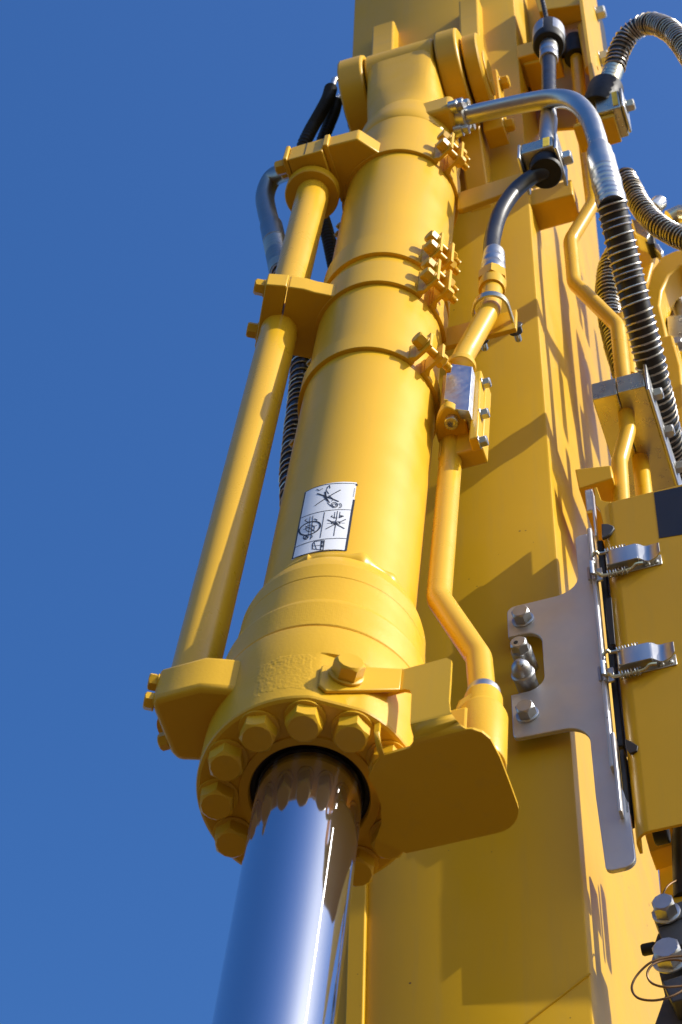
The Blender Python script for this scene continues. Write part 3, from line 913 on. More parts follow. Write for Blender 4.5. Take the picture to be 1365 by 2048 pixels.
# ferrule
s0, s1, s2 = TP[-1], q(1203, 322, .31), q(1212, 360, .30)
obj("tube_swage", MB().tube([q(1197, 294, .317), q(1199.5, 303, .315), q(1203, 322, .31)], [.0240, .0300, .0310], 32), M['zinc'], bt)
obj("ferrule", MB().tube([q(1202, 318, .311), q(1209, 346, .303)], .0335, 36), M['zinc'], bt, bevel=.002)
pp_ = resample([q(1209, 346, .303), q(1226, 415, .285)], .0035)
obj("crimp_sleeve", MB().tube(pp_, [.0335 + .0013 * math.sin(i * 1.15) - .0009 * math.sin(i * .37) for i in range(len(pp_))], 36), M['zinc'], bt)
HP2 = [q(1224, 408, .287), q(1238, 470, .23), q(1256, 545, .16), q(1276, 625, .085), q(1296, 705, .0), q(1313, 780, -.09), q(1329, 850, -.19), q(1344, 915, -.30), q(1360, 980, -.42), q(1378, 1050, -.5)]
guard_hose(bt, crom(HP2, 14), .0325, .0175, .0024, 18)

# ================================================================== SECOND GROUP OF HOSES, TOP RIGHT
h2 = thing("guarded_hose", "wire-guarded hose arching over the sky at the top right corner", "hose", Matrix.Translation(q(1213, 195, .05)))
HP3 = [q(1228, 140, .05), q(1240, 100, .07), q(1262, 66, .09), q(1298, 47, .11), q(1338, 60, .13), q(1368, 92, .14), q(1395, 140, .14), q(1415, 200, .13), q(1432, 290, .08), q(1436, 400, -.05), q(1425, 500, -.25)]
guard_hose(h2, crom(HP3, 16), .0275, .0150, .0023, 14)
pp_ = resample([q(1210, 186, .05), q(1230, 134, .05)], .0035)
obj("crimp_sleeve", MB().tube(pp_, [.0275 + .0012 * math.sin(i * 1.2) for i in range(len(pp_))], 32), M['zincy'], h2)
ax = (q(1230, 134, .05) - q(1210, 186, .05)).normalized()
hc = thing("hose_clamp", "zinc clamp with thick black rubber ring holding the arching hose at the top right", "clamp", Matrix.Translation(q(1214, 215, .05)))
mk = along(q(1210, 186, .05) - ax * .03, ax)
obj("rubber_bush", MB().lathe([(.026, -.06), (.0445, -.06), (.0475, -.054), (.0475, .05), (.044, .056), (.026, .056)], 36), M['rubber'], hc, mk)
cb = pg(1222, 222, .05)
obj("saddle", MB().box(cb.x - .06, cb.x + .03, cb.y - .035, cb.y + .032, cb.z - .05, cb.z + .045), M['zincy'], hc, MBO, .004)
obj("side_cheek", MB().box(cb.x - .05, cb.x + .034, cb.y + .033, cb.y + .041, cb.z - .055, cb.z + .050), M['zinc'], hc, MBO, .004)
obj("paint_mark", MB().box(cb.x + .0298, cb.x + .0315, cb.y + .012, cb.y + .026, cb.z - .035, cb.z + .04), M['mark'], hc, MBO)
obj("mount_plate", MB().box(cb.x - .06, cb.x + .02, cb.y - .10, cb.y + .010, cb.z - .072, cb.z - .051), M['paint'], hc, MBO, .004)
bolt(hc, MBO @ T(cb.x - .005, cb.y + .041, cb.z + .01) @ RX(-90), .03, .020, M['zinc'], .019, .003)

h3 = thing("guarded_hose", "wire-guarded hose sweeping right under the blue gap, beside the main hose", "hose", Matrix.Translation(q(1256, 360, -.3)))
HP4 = [q(1250, 352, -.3), q(1262, 375, -.3), q(1282, 412, -.3), q(1310, 445, -.29), q(1345, 468, -.28), q(1385, 485, -.27), q(1420, 500, -.26), q(1470, 530, -.28), q(1510, 590, -.32), q(1530, 680, -.4)]
guard_hose(h3, crom(HP4, 16), .0275, .0170, .0024, 14)
h4 = thing("guarded_hose", "short stretch of wire-guarded hose standing behind the main hose", "hose", Matrix.Translation(q(1225, 520, -.3)))
HP5 = [q(1240, 500, -.36), q(1224, 530, -.35), q(1217, 575, -.35), q(1222, 630, -.35), q(1235, 690, -.35), q(1250, 740, -.35), q(1268, 820, -.36), q(1285, 900, -.38), q(1300, 990, -.4)]
guard_hose(h4, crom(HP5, 14), .031, .0180, .0026, 14)

# ================================================================== SIDE PIPES, CLAMP BLOCK, TOP BRACKET
sp = thing("side_pipe", "long cranked yellow pipe on the boom's sunny side, passing through the grey clamp block", "pipe", Matrix.Translation(q(1243, 1000, -.06)))
gs = -.06
SP = [q(1152, 100, gs), q(1168, 260, gs), q(1186, 408, gs), q(1141, 482, gs), q(1149, 566, gs), q(1236, 652, gs), q(1248, 770, gs), q(1256, 862, gs), q(1239, 925, gs), q(1246, 1040, gs), q(1255, 1130, gs)]
obj("pipe", MB().tube(bend(SP, .09, 8), .0185, 28), M['pipe'], sp)
rb = along(SP[0], SP[1] - SP[0])
obj("rubber_bush", MB().lathe([(.0185, -.07), (.034, -.07), (.0355, -.06), (.0355, .03), (.033, .036), (.0185, .036)], 32), M['rubber'], sp, rb @ T(0, 0, .02))
cb2 = pg(1148, 78, gs + .0)
obj("clamp_saddle", MB().box(cb2.x - .05, cb2.x + .03, cb2.y - .036, cb2.y + .036, cb2.z - .035, cb2.z + .045), M['zincy'], sp, MBO, .005)
for s in (-1, 1):
    bolt(sp, MBO @ T(cb2.x + .005, cb2.y + s * .036, cb2.z - .005) @ RX(-90 * s), .026, .018, M['zinc'], .016, .002)
sp2 = thing("side_pipe", "straight yellow pipe behind the cranked one, below the grey clamp block", "pipe", Matrix.Translation(q(1290, 1000, -.2)))
g2 = -.19
obj("pipe", MB().tube([q(1268, 800, g2), q(1279, 900, g2), q(1290, 1000, g2), q(1300, 1100, g2)], .0195, 28), M['pipe'], sp2)
obj("upper_elbow", MB().tube(bend([q(1260, 760, g2), q(1252, 690, g2), q(1246, 640, g2)], .05), .024, 24), M['pipe'], sp2)
kb = thing("clamp_block", "grey metal clamp block gripping the two yellow side pipes", "clamp", MBO @ T(0, .41, 4.62))
k0, k1, k2_ = pg(1182, 768, .0), pg(1287, 745, .0), pg(1185, 800, .0)
zt, zb_ = k0.z, k2_.z
ym = pg(1233, 768, 0).y
obj("half_block", MB().box(-.30, .0, k0.y, ym - .001, zb_, zt), M['zincy'], kb, MBO, .002)
obj("half_block", MB().box(-.30, .0015, ym + .001, k1.y, zb_, zt - .002), M['zincy'], kb, MBO, .002)
obj("cheek_plate", MB().box(-.36, .004, k1.y + .002, k1.y + .009, zb_ - .02, zt + .02), M['zinc'], kb, MBO, .002)
for gg in (-.05, -.155, -.26):
    bolt(kb, MBO @ T(gg, k1.y + .009, (zb_ + zt) / 2) @ RX(-90), .026, .02, M['zinc'], .017, .002)
sb_ = thing("support_bracket", "yellow angled bracket with lit edge under the clamp block on the boom side", "bracket", MBO @ T(-.1, .3, 4.4))
pts = [pg(x, y, -.02) for x, y in ((1150, 938), (1222, 930), (1226, 955), (1158, 978))]
obj("tab", MB().slab(pts, (-.20, 0, 0)), M['paint'], sb_, MBO, .003)
# capped guard plate and mounts at the top
tb = thing("hose_bracket", "pale sunlit yellow bracket plate with two zinc bolts at the top right", "bracket", MBO @ T(-.1, .45, 6.5))
ly = .455
w_ = [pl(x, y, ly) for x, y in ((1165, -12), (1192, -12), (1214, 150), (1232, 262), (1212, 250), (1196, 210))]
obj("side_plate", MB().slab(w_, (0, -.012, 0)), M['paint'], tb, MBO, .002)
for x, y in ((1193, 28), (1200, 118)):
    p = pl(x, y, ly)
    bolt(tb, MBO @ T(p.x, ly, p.z) @ RX(-90), .038, .026, M['zinc'], .024, .003)
pts = [pg(x, y, .02) for x, y in ((1068, -10), (1162, -10), (1168, 8), (1098, 18), (1078, 24))]
obj("front_lip", MB().slab(pts, (-.10, 0, 0)), M['paint'], tb, MBO, .003)
pts = [pg(x, y, -.20) for x, y in ((1040, -20), (1190, -20), (1200, 250), (1062, 260))]
obj("back_plate", MB().slab(pts, (-.012, 0, 0)), M['paint'], tb, MBO, .003)
pts = [pg(x, y, -.02) for x, y in ((1043, 92), (1082, 82), (1082, 122), (1047, 130))]
obj("tab", MB().slab(pts, (-.12, 0, 0)), M['paint'], tb, MBO, .003)
pts = [pg(x, y, -.02) for x, y in ((1010, 306), (1060, 300), (1066, 330), (1014, 336))]
obj("tab", MB().slab(pts, (-.06, 0, 0)), M['paint'], tb, MBO, .003)
obj("tube_stub", MB().lathe([(.009, 0), (.0185, 0), (.0185, .28), (.009, .28)], 20), M['paint'], tb, along(q(1184, 140, -.03), q(1174, 85, -.03) - q(1184, 140, -.03)))
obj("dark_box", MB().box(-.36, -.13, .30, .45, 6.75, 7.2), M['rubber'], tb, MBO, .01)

# ================================================================== ARM LINKAGE, FAR RIGHT
lk = thing("link_arm", "yellow link with an arched opening at the right edge, behind the hoses", "link", MBO @ T(-.4, .6, 5))
G3 = -.45
outer = [(1296, 700), (1293, 640), (1294, 580), (1304, 540), (1325, 512), (1352, 500), (1400, 498), (1400, 522), (1360, 532), (1338, 550), (1324, 580), (1320, 610), (1330, 650), (1340, 700)]
pts = [pg(x, y, G3) for x, y in outer]
obj("arch_plate", MB().slab(pts, (-.09, 0, 0)), M['paint'], lk, MBO, .006)
pts = [pg(x, y, G3 + .05) for x, y in ((1312, 676), (1345, 668), (1362, 730), (1378, 900), (1362, 910), (1345, 860))]
obj("lower_link", MB().slab(pts, (-.10, 0, 0)), M['paint'], lk, MBO, .006)
pts = [pg(x, y, G3 + .02) for x, y in ((1345, 668), (1352, 676), (1400, 880), (1400, 930), (1385, 905))]
obj("lower_flange", MB().slab(pts, (-.06, .0, 0)), M['paint'], lk, MBO, .004)
pts = [pg(x, y, G3 - .15) for x, y in ((1262, 440), (1290, 470), (1312, 500), (1296, 560), (1270, 590), (1250, 540))]
obj("rear_plate", MB().slab(pts, (-.05, 0, 0)), M['paint'], lk, MBO, .005)
pts = [pg(x, y, G3 - .3) for x, y in ((1300, 560), (1420, 560), (1420, 950), (1330, 900), (1300, 700))]
obj("inner_web", MB().slab(pts, (-.03, 0, 0)), M['paint'], lk, MBO, .005)
fx = thing("pipe_fitting", "cluster of zinc fittings inside the arched link at the right edge", "fitting", MBO @ T(-.6, .6, 5.2))
for (x0_, y0_, x1_, y1_, r_) in ((1332, 600, 1350, 645, .02), (1350, 590, 1372, 660, .026)):
    obj("nipple", MB().tube([q(x0_, y0_, G3 - .12), q(x1_, y1_, G3 - .12)], r_, 20), M['zinc'], fx, bevel=.003)
pts = [pg(x, y, G3 - .06) for x, y in ((1332, 632), (1400, 622), (1400, 700), (1338, 706))]
obj("manifold", MB().slab(pts, (-.1, 0, 0)), M['zincy'], fx, MBO, .006)
bolt(fx, MBO @ T(*pg(1357, 694, G3)) @ RY(90), .03, .02, M['zinc'], .018, .003)
cc = thing("hose_clamp", "zinc clamp tilted behind the sweeping hose, with a dark rubber block", "clamp", MBO @ T(-.5, .5, 5.6))
pts = [pg(x, y, G3 - .05) for x, y in ((1262, 436), (1278, 440), (1300, 466), (1294, 478), (1270, 466))]
obj("saddle", MB().slab(pts, (-.06, 0, 0)), M['zincy'], cc, MBO, .004)
pts = [pg(x, y, G3 - .06) for x, y in ((1296, 462), (1308, 466), (1310, 486), (1296, 490), (1288, 478))]
obj("rubber_block", MB().slab(pts, (-.05, 0, 0)), M['rubber'], cc, MBO, .004)
pts = [pg(x, y, G3 - .07) for x, y in ((1308, 484), (1318, 488), (1326, 502), (1322, 508), (1308, 494))]
obj("strap", MB().slab(pts, (-.04, 0, 0)), M['zinc'], cc, MBO, .003)
p0 = q(1305, 420, G3 - .05); p1 = q(1322, 402, G3 - .05)
bolt(cc, along(p0, p1 - p0), .042, .045, M['zinc'], .03, .004)
pts = [(1340, 440), (1360, 430), (1400, 432)]
obj("hose_fitting", MB().tube([q(x, y, G3 - .12) for x, y in pts], .03, 20), M['zincy'], cc)

# ================================================================== GALVANISED BRACKET ON THE BOOM
gb = thing("mounting_bracket", "grey galvanised bracket plate bolted over the boom's right edge", "bracket", MBO @ T(.03, .2, 3.5))
GP = .035
def arc(cx, cy, r, a0, a1, n=7):
    return [(cx + r * math.cos(R(a0 + (a1 - a0) * i / n)), cy + r * math.sin(R(a0 + (a1 - a0) * i / n))) for i in range(n + 1)]
lx = lambda x, y: pg(x, y, GP)
l_l = lx(1020, 1340).y
z_t, z_b = lx(1030, 1212).z, lx(1040, 1478).z
l_s = lx(1157, 1150).y                           # left edge of the upright strip
l_r = lx(1212, 1200).y                           # its right edge
z_top = lx(1170, 1068).z
z_end = lx(1235, 1738).z
poly = []
poly += arc(l_l + .014, z_b + .018, .014, 180, 270)
poly += [(l_s - .055, z_b)] + arc(l_s - .055, z_b - .05, .05, 90, 0)[1:]
l_lo = lx(1195, 1700).y
poly += [(l_s - .004, z_b - .2)] + [(l_s + .002, z_end + .02)] + arc(l_s + .016, z_end + .014, .014, 180, 270)
poly += arc(l_r - .016, z_end + .022, .022, 270, 360) + [(l_r + .004, z_end + .16), (l_r - .022, z_end + .27), (l_r - .022, z_top)]
poly += [(l_s + .012, z_top)] + arc(l_s + .012, z_top - .012, .012, 90, 180)[1:]
poly += [(l_s, z_t + .06)] + arc(l_s - .05, z_t + .05, .05, 0, -90)[1:]
poly += [(l_l + .02, z_t)] + arc(l_l + .018, z_t - .018, .018, 90, 180)[1:]
# slot on the left edge round the two stacked fittings
s_t, s_b = lx(1045, 1268).z, lx(1045, 1385).z
slot = [(l_l, s_t), (l_l + .032, s_t)] + arc(l_l + .032, s_t - .036, .036, 90, 0)[1:] + arc(l_l + .032, s_b + .036, .036, 0, -90) + [(l_l, s_b)]
poly += slot
MPL = MBO @ Matrix(((0, 0, 1, 0), (1, 0, 0, 0), (0, 1, 0, 0), (0, 0, 0, 1)))   # x = l, y = z, extrude along g
obj("plate", MB().prism(poly, GP - .010, GP).mesh("plate", 45), M['galv'], gb, MPL, .0015)
# return flange along its right edge
zf1 = lx(1235, 1545).z
obj("edge_flange", MB().box(GP - .010, GP + .018, l_r - .021, l_r - .012, zf1, z_top - .005), M['galv'], gb, MBO, .003)
obj("edge_flange", MB().box(GP - .012, GP + .020, l_r - .013, l_r - .006, lx(1235, 1640).z, lx(1225, 1480).z), M['galv'], gb, MBO, .002)
t0, t1 = lx(1180, 982), lx(1184, 1024)
obj("top_tab", MB().box(GP - .004, GP + .004, lx(1171, 985).y, lx(1184, 985).y, lx(1177, 1024).z, lx(1177, 982).z), M['galv'], gb, MBO, .0015)
obj("tab_web", MB().box(GP - .018, GP + .004, lx(1182, 985).y, lx(1186, 985).y, z_top - .02, lx(1177, 982).z), M['galv'], gb, MBO, .0015)
MOUT = Matrix.Rotation(R(90), 4, 'Y')            # local z -> +g
for x, y in ((1047, 1240), (1056, 1430)):
    p = lx(x, y)
    bolt(gb, MBO @ T(GP, p.y, p.z) @ MOUT @ RZ(15), .034, .022, M['zbolt'], .0225, .004)
p = lx(1047, 1312)
ft = thing("grease_fitting", "hex-headed zinc fitting with a dark hole, upper of the two in the bracket slot", "fitting", MBO @ T(0, p.y, p.z), "stacked fittings in the bracket slot")
obj("body", MB().lathe([(0, 0), (.021, 0), (.021, .050), (.0195, .054), (0, .054)], 32), M['zbolt'], ft, MBO @ T(0, p.y, p.z) @ MOUT)
obj("hex", hex_mb(.032, .02, .054).mesh("hex", 30), M['zbolt'], ft, MBO @ T(0, p.y, p.z) @ MOUT)
obj("hole", MB().lathe([(0, .0742), (.0045, .0742), (.0045, .0748), (0, .0748)], 16), M['bore'], ft, MBO @ T(0, p.y, p.z) @ MOUT @ T(.002, -.004, 0))
p = lx(1052, 1362)
ft = thing("grease_fitting", "round-capped zinc fitting with a dark hole, lower of the two in the bracket slot", "fitting", MBO @ T(0, p.y, p.z), "stacked fittings in the bracket slot")
obj("body", MB().lathe([(0, 0), (.0215, 0), (.0215, .048), (.0235, .050), (.0235, .056), (.0205, .059), (0, .059)], 32), M['zbolt'], ft, MBO @ T(0, p.y, p.z) @ MOUT)
obj("cap", MB().lathe([(.0195, .058), (.0195, .066), (.017, .077), (.011, .084), (.004, .087), (0, .0872)], 32), M['zbolt'], ft, MBO @ T(0, p.y, p.z) @ MOUT)
obj("hole", MB().lathe([(0, .0), (.0042, .0), (.0042, .0012), (0, .0012)], 16), M['bore'], ft, MBO @ T(.0825, p.y + .004, p.z - .008) @ Matrix.Rotation(R(112), 4, 'Y'))

# ================================================================== COVER PANEL
cv = thing("machine_cover", "large yellow sheet-metal cover latched to the grey bracket at the right", "cover", MBO @ T(.03, .5, 3.2))
GC = .045
c_l = pg(1228, 1300, GC).y
z_ct, z_cb = pg(1230, 1002, GC).z, pg(1290, 1664, GC).z
cr = .030
prof = [(GC - .050, c_l), (GC - cr, c_l)] + [(GC - cr + cr * math.sin(R(a)), c_l + cr - cr * math.cos(R(a))) for a in range(10, 91, 10)] + [(GC, .95)]
notch_z = (pg(1225, 1078, GC).z, pg(1225, 1055, GC).z)
def sheet(z0, z1, prof, th=.006):
    inner = []
    for i, p in enumerate(prof):
        a = Vector(prof[max(i - 1, 0)]); b = Vector(prof[min(i + 1, len(prof) - 1)])
        t_ = (b - a).normalized()
        inner.append((p[0] - t_.y * th, p[1] + t_.x * th))
    return MB().prism(prof + inner[::-1], z0, z1)
obj("sheet", sheet(z_cb, z_ct, prof).mesh("sheet", 30), M['paint'], cv, MBO, .0012)
# hooked lug on the panel's upper left edge
pts = [pg(x, y, GC - .002) for x, y in ((1188, 975), (1194, 974), (1203, 1000), (1212, 1003), (1222, 1003), (1222, 1060), (1208, 1052), (1200, 1020), (1192, 1010))]
obj("corner_lug", MB().slab(pts, (-.008, 0, 0)), M['paint'], cv, MBO, .0012)
obj("edge_trim", MB().box(GC - .052, GC - .020, c_l - .016, c_l - .003, pg(1220, 1480, GC).z, pg(1215, 1060, GC).z), M['rubber'], cv, MBO, .003)
obj("edge_trim", MB().box(GC - .05, GC - .01, c_l - .012, c_l - .002, pg(1250, 1620, GC).z, pg(1240, 1490, GC).z), M['rubber'], cv, MBO, .003)
pts = [pg(x, y, GC + .004) for x, y in ((1211, 1196), (1223, 1194), (1224, 1204), (1227, 1240), (1231, 1288), (1221, 1289), (1213, 1240))]
obj("seal_flap", MB().slab(pts, (-.004, 0, 0)), M['rubber'], cv, MBO, .001)
pts = [pg(x, y, GC - .004) for x, y in ((1205, 1053), (1218, 1053), (1229, 1057), (1231, 1062), (1224, 1072), (1212, 1080), (1206, 1082))]
obj("corner_bracket", MB().slab(pts, (.008, 0, 0)), M['dark'], cv, MBO, .002)
pts = [pg(x, y, GC - .003) for x, y in ((1252, 1482), (1266, 1488), (1278, 1496), (1276, 1506), (1262, 1511), (1254, 1500))]
obj("drain_notch", MB().slab(pts, (.006, 0, 0)), M['bore'], cv, MBO, .001)
tpz = [pg(x, y, GC + .0012) for x, y in ((1308, 985), (1420, 960), (1420, 1060), (1319, 1076))]
obj("black_tape", MB().slab(tpz, (-.0024, 0, 0)), M['tape'], cv, MBO)

# toggle latches
def latch(px, py, label):
    p = pg(px, py, GC)
    t = thing("toggle_latch", label, "latch", MBO @ T(GC, p.y, p.z), "toggle latches holding the cover")
    Mx = MBO @ T(GC, p.y - .006, p.z) @ Matrix.Diagonal((1, .86, 1, 1))                 # x out of the panel, y right, z up
    def Q(y, z, x): return (x, y, z)
    obj("base_plate", MB().box(0, .003, .006, .128, -.026, .004), M['zinc'], t, Mx, .001)
    # lever: long tongue that dips and curls up at its end
    prof = [(0.0, .010), (.003, .020), (.010, .0255), (.020, .027), (.074, .027), (.082, .024), (.092, .016), (.100, .0135), (.110, .015), (.121, .0175), (.129, .0225)]
    n_ = len(prof)
    wz = [.0235] * 6 + [.024, .0245, .024, .021, .014]
    vs = []
    for (y, x), w in zip(prof, wz):
        for zz_ in (-w, -w * .3, w * .3, w):
            vs.append((x, y, zz_ + .004))
    for (y, x), w in zip(prof, wz):
        for zz_ in (-w, -w * .3, w * .3, w):
            vs.append((x - .0022, y + .0008, zz_ + .004))
    fs = []
    o2 = n_ * 4
    for i in range(n_ - 1):
        for j in range(3):
            fs.append((i * 4 + j, i * 4 + j + 1, i * 4 + 5 + j, i * 4 + 4 + j)); fs.append((o2 + i * 4 + j, o2 + i * 4 + 4 + j, o2 + i * 4 + 5 + j, o2 + i * 4 + j + 1))
        fs.append((i * 4, i * 4 + 4, o2 + i * 4 + 4, o2 + i * 4)); fs.append((i * 4 + 3, o2 + i * 4 + 3, o2 + i * 4 + 7, i * 4 + 7))
    for i in (0, n_ - 1):
        for j in range(3): fs.append((i * 4 + j, i * 4 + j + 1, o2 + i * 4 + j + 1, o2 + i * 4 + j))
    obj("lever", MB().add(vs, fs), M['zinc'], t, Mx)
    for s in (-1, 1):
        obj("lever_cheek", MB().box(.006, .0265, .004, .078, .004 + s * .0205 - .0012, .004 + s * .0205 + .0012), M['zinc'], t, Mx, .001)
        # side arm with coil spring
        zc_ = .004 + s * .036
        arm = [(.015, -.030, zc_ - s * .004), (.021, -.020, zc_ - s * .002), (.013, -.008, zc_), (.013, .052, zc_), (.017, .070, zc_ - s * .006), (.014, .086, zc_ - s * .008)]
        ao = obj("side_arm", MB().tube(crom(arm, 6), .0038, 8), M['zincy'], t, Mx)
        obj("coil_spring", MB().tube(helix([Vector((.013, .002 + .0015 * i, zc_)) for i in range(32)], .0075, .0066, 12), .0017, 6), M['zinc'], ao, Mx)
        obj("rivet", MB().lathe([(0, 0), (.0065, 0), (.006, .0025), (.003, .004), (0, .0042)], 16), M['zinc'], t, Mx @ T(.003, .094 + (s + 1) * .011, -.016) @ MOUT)
    # hook on the bracket side, with its crossbar
    obj("hook", MB().lathe([(.0055, -.020), (.012, -.020), (.012, .020), (.0055, .020), (.0055, -.020)], 24, T(.014, -.036, -.010), 0, 250), M['zinc'], t, Mx)
    obj("hook_plate", MB().box(-.004, .001, -.045, -.014, -.028, .012), M['zinc'], t, Mx, .001)
    obj("crossbar", MB().tube([(.014, -.030, -.040), (.014, -.030, .036)], .004, 10), M['zinc'], t, Mx)
    return t
latch(1222, 1138, "upper of the two zinc toggle latches, near the black tape")
latch(1246, 1338, "lower of the two zinc toggle latches, below the black seal flap")

# ================================================================== LOWER RIGHT CORNER
lb = thing("hinge_bracket", "dark grey steel bracket with big zinc bolts in the lower right corner", "bracket", MBO @ T(.0, .42, 2.8))
GL = -.02
pts = [pg(x, y, GL) for x, y in ((1302, 1823), (1420, 1782), (1420, 1815), (1316, 1853))]
obj("top_bar", MB().slab(pts, (-.10, 0, 0)), M['dark'], lb, MBO, .002)
tb0 = [pg(x, y, GL - .002) for x, y in ((1316, 1855), (1420, 1816), (1420, 1880), (1328, 1895))]
obj("lower_bar", MB().slab(tb0, (-.08, 0, 0)), M['dark'], lb, MBO, .002)
pts = [pg(x, y, GL - .05) for x, y in ((1316, 1866), (1306, 1895), (1330, 1990), (1302, 2070), (1420, 2070), (1420, 1860))]
obj("web", MB().slab(pts, (-.012, 0, 0)), M['dark'], lb, MBO, .002)
pts = [pg(x, y, GL - .004) for x, y in ((1324, 1962), (1420, 1932), (1420, 1985), (1345, 2005))]
obj("foot", MB().slab(pts, (-.07, 0, 0)), M['dark'], lb, MBO, .003)
for x, y, a_ in ((1334, 1828, .037), (1341, 1920, .046)):
    p = pg(x, y, GL + (.0 if y < 1900 else -.015))
    bolt(lb, MBO @ T(p.x, p.y, p.z) @ MOUT @ RZ(10), a_, .028, M['zbolt'], a_ * .68, .005)
obj("rubber_stop", MB().lathe([(0, 0), (.010, 0), (.011, .003), (.011, .022), (.009, .025), (0, .025)], 18), M['rubber'], lb, MBO @ T(*pg(1312, 1895, GL - .04)) @ RX(90))
pts = [pg(x, y, -.06) for x, y in ((1286, 1655), (1365, 1640), (1365, 1682), (1322, 1696), (1300, 1704))]
ul = thing("cover_support", "yellow and black hardware hanging below the cover's bottom edge", "bracket", MBO @ T(-.1, .42, 3.1))
obj("tab", MB().slab(pts, (-.05, 0, 0)), M['paint'], ul, MBO, .002)
obj("rubber_mount", MB().tube([q(1308, 1670, -.02), q(1338, 1664, -.02)], .020, 20), M['rubber'], ul, bevel=.003)
obj("black_hose", MB().tube([q(1378, 1600, -.06), q(1368, 1680, -.06), q(1372, 1800, -.06)], .022, 20), M['rubber'], ul)
pts = [pg(x, y, -.12) for x, y in ((1313, 1660), (1345, 1655), (1352, 1790), (1322, 1800))]
obj("hanger_strip", MB().slab(pts, (-.01, 0, 0)), M['paint'], ul, MBO, .002)
obj("pipe_end", MB().tube([q(1346, 1660, -.16), q(1356, 1800, -.16)], .020, 20), M['pipe'], ul)
pts = [pg(x, y, -.05) for x, y in ((1312, 1822), (1312, 1805), (1320, 1795), (1420, 1765), (1420, 1800))]
obj("yellow_lip", MB().slab(pts, (-.08, 0, 0)), M['paint'], ul, MBO, .003)
# looped wire
wl = thing("wire_loop", "thin brown wire coiled in two loops over the dark bracket's bolt", "wire", Matrix.Translation(q(1340, 1940, .03)))
W = [(1365, 1912, .03), (1335, 1915, .04), (1302, 1925, .05), (1275, 1950, .05), (1264, 1975, .05), (1275, 1995, .05), (1305, 2001, .045), (1340, 1994, .04), (1372, 1975, .03), (1385, 1945, .03), (1365, 1922, .035), (1330, 1921, .045), (1305, 1930, .055), (1295, 1948, .055), (1304, 1966, .05), (1330, 1974, .045), (1365, 1972, .03)]
obj("loop", MB().tube(crom([q(*p) for p in W], 10), .0021, 8), M['copper'], wl)
obj("lead", MB().tube(crom([q(1322, 1812, .0), q(1325, 1792, -.01), q(1338, 1770, -.03), q(1368, 1754, -.05)], 8), .0018, 6), M['copper'], wl)

# ================================================================== SHEET BRACKET UNDER THE GLAND
gk = thing("gland_bracket", "bent yellow sheet bracket bolted to the gland, its broad plate facing down", "bracket", MC @ T(.09, .15, .05))
TH_ = .006
# one sheet: param (u, s): s runs down the upright, round the bend and back under the port
vF, rB, hB = .090, .022, -.036
s_bend0 = .115                                   # upright from h = hB+rB+... to bend
h_top = .140
s1 = h_top - (hB + rB)
s2 = s1 + rB * math.pi / 2
def bmap(u_, s_, o_=0.0):
    if s_ <= s1: return Vector((vF - o_, u_, h_top - s_))
    if s_ <= s2:
        a = (s_ - s1) / rB
        return Vector((vF - rB + (rB - o_) * math.cos(a), u_, hB + rB - (rB - o_) * math.sin(a)))
    return Vector((vF - rB - (s_ - s2), u_, hB + o_))
def sb_(v_): return s2 + (vF - rB - v_)           # s of a given v on the underside
out = [(.152, 0.0), (.232, -.004), (.240, .006), (.2405, .06), (.2405, s1 * .78), (.2435, s1 * .98), (.252, (s1 + s2) / 2), (.262, s2 - .006), (.272, s2 - .004), (.283, s2 + .004), (.291, s2 + .018), (.2955, sb_(.018)), (.2970, sb_(-.03)), (.2975, sb_(-.066))] + [(.2575 + .040 * math.cos(R(a)), sb_(-.066 - .040 * math.sin(R(a)))) for a in range(12, 91, 13)] + [(.118, sb_(-.106)), (.098, sb_(-.086)), (.082, sb_(-.072)), (.098, sb_(-.048)), (.107, sb_(-.018)), (.1085, sb_(.012)), (.104, sb_(.034)), (.118, sb_(.052)), (.1300, sb_(.062)), (.1300, s1 + .004), (.1285, .062), (.152, .050)]
slot_ = [(.137, .0585), (.170, .0575), (.1785, .064), (.182, .075), (.184, s1), (.186, s2 - .012), (.183, s2 - .004), (.176, s2 + .002), (.1375, s2 + .004)]
bm = bmesh.new()
def loop(pts):
    vs_ = [bm.verts.new((a, b, 0)) for a, b in pts]
    return [bm.edges.new((vs_[i], vs_[(i + 1) % len(vs_)])) for i in range(len(vs_))]
ed = loop(out) + loop(slot_)
bmesh.ops.triangle_fill(bm, edges=ed, use_beauty=True)
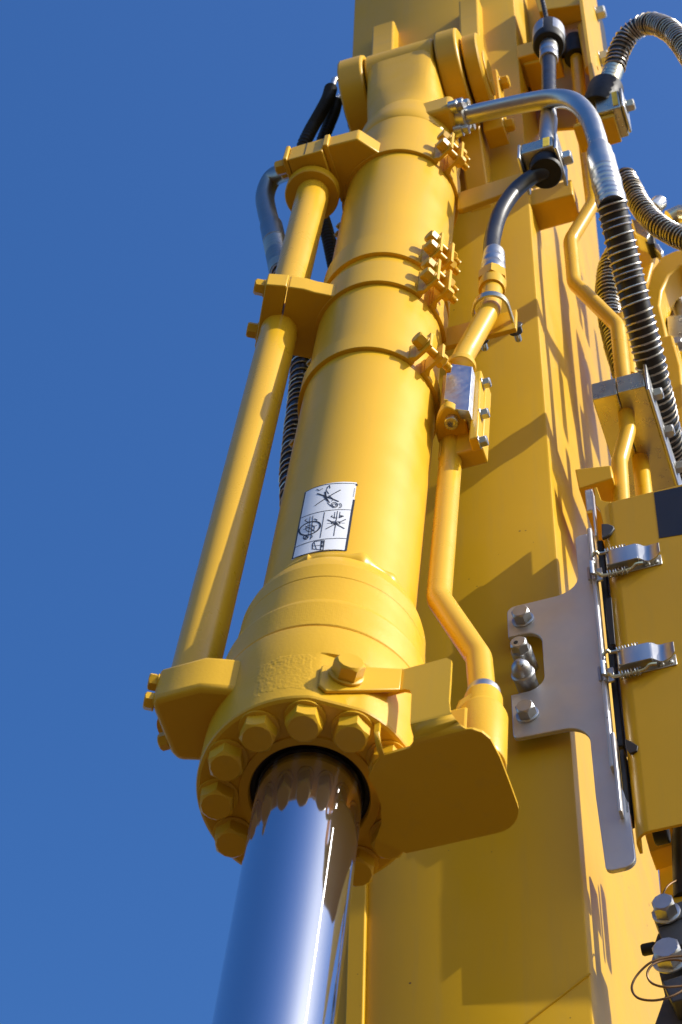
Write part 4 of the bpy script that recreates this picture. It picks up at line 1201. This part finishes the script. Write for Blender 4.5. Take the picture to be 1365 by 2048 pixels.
for sv in [s1 - .0025] + [s1 + (s2 - s1) * k / 8 for k in range(9)] + [s2 + .0025]:
    bmesh.ops.bisect_plane(bm, geom=bm.verts[:] + bm.edges[:] + bm.faces[:], plane_co=(0, sv, 0), plane_no=(0, 1, 0))
me = bpy.data.meshes.new("sheet")
for v_ in bm.verts:
    v_.co = bmap(v_.co.x, v_.co.y)
bmesh.ops.recalc_face_normals(bm, faces=bm.faces)
bm.to_mesh(me); bm.free()
for p in me.polygons:
    p.use_smooth = abs(p.normal.x) < .985 and abs(p.normal.z) < .985
so = obj("sheet", me, M['paint'], gk, MC)
sm = so.modifiers.new("solid", 'SOLIDIFY'); sm.thickness = TH_; sm.offset = 0
# strap that bolts onto the gland's flat and folds into the upright
fa = R(32.4)
N_ = Vector((math.cos(fa), math.sin(fa), 0)); E_ = Vector((-math.sin(fa), math.cos(fa), 0))
def fp(s_, h_, o_=0): return N_ * (.1640 + o_) + E_ * s_ + Vector((0, 0, h_))
tl = pcyl(645, 1325, .1745); s_l = E_.dot(tl)
mb = MB()
e_r = Vector((vF, .155, 0)); s_r = .088
inn = [fp(s_l, .035), fp(s_l + .012, .022), fp(s_r, .078), fp(s_r, .138), fp(s_l + .004, .092), fp(s_l, .086)]
mb.slab(inn, N_ * TH_)
obj("strap", mb, M['paint'], gk, MC, .002)
jn = [fp(s_r, .078), fp(s_r, .138), Vector((vF - TH_ / 2, .155, h_top)), Vector((vF - TH_ / 2, .155, h_top - .056))]
mb = MB()
oa = [N_ * TH_, N_ * TH_, Vector((TH_, 0, 0)), Vector((TH_, 0, 0))]
vs = jn + [p + o_ for p, o_ in zip(jn, oa)]
mb.add(vs, [(0, 1, 2, 3), (4, 7, 6, 5), (0, 4, 5, 1), (1, 5, 6, 2), (2, 6, 7, 3), (3, 7, 4, 0)])
obj("fold", mb, M['paint'], gk, MC)
bp = fp(.006, .074, TH_)
zdir = N_
mm = MC @ frame(Vector((0, 0, 1)).cross(N_) * -1, Vector((0, 0, 1)), N_, bp)
bolt(gk, MC @ along(bp, N_), .0415, .0235, M['paint'], .0265, .005)
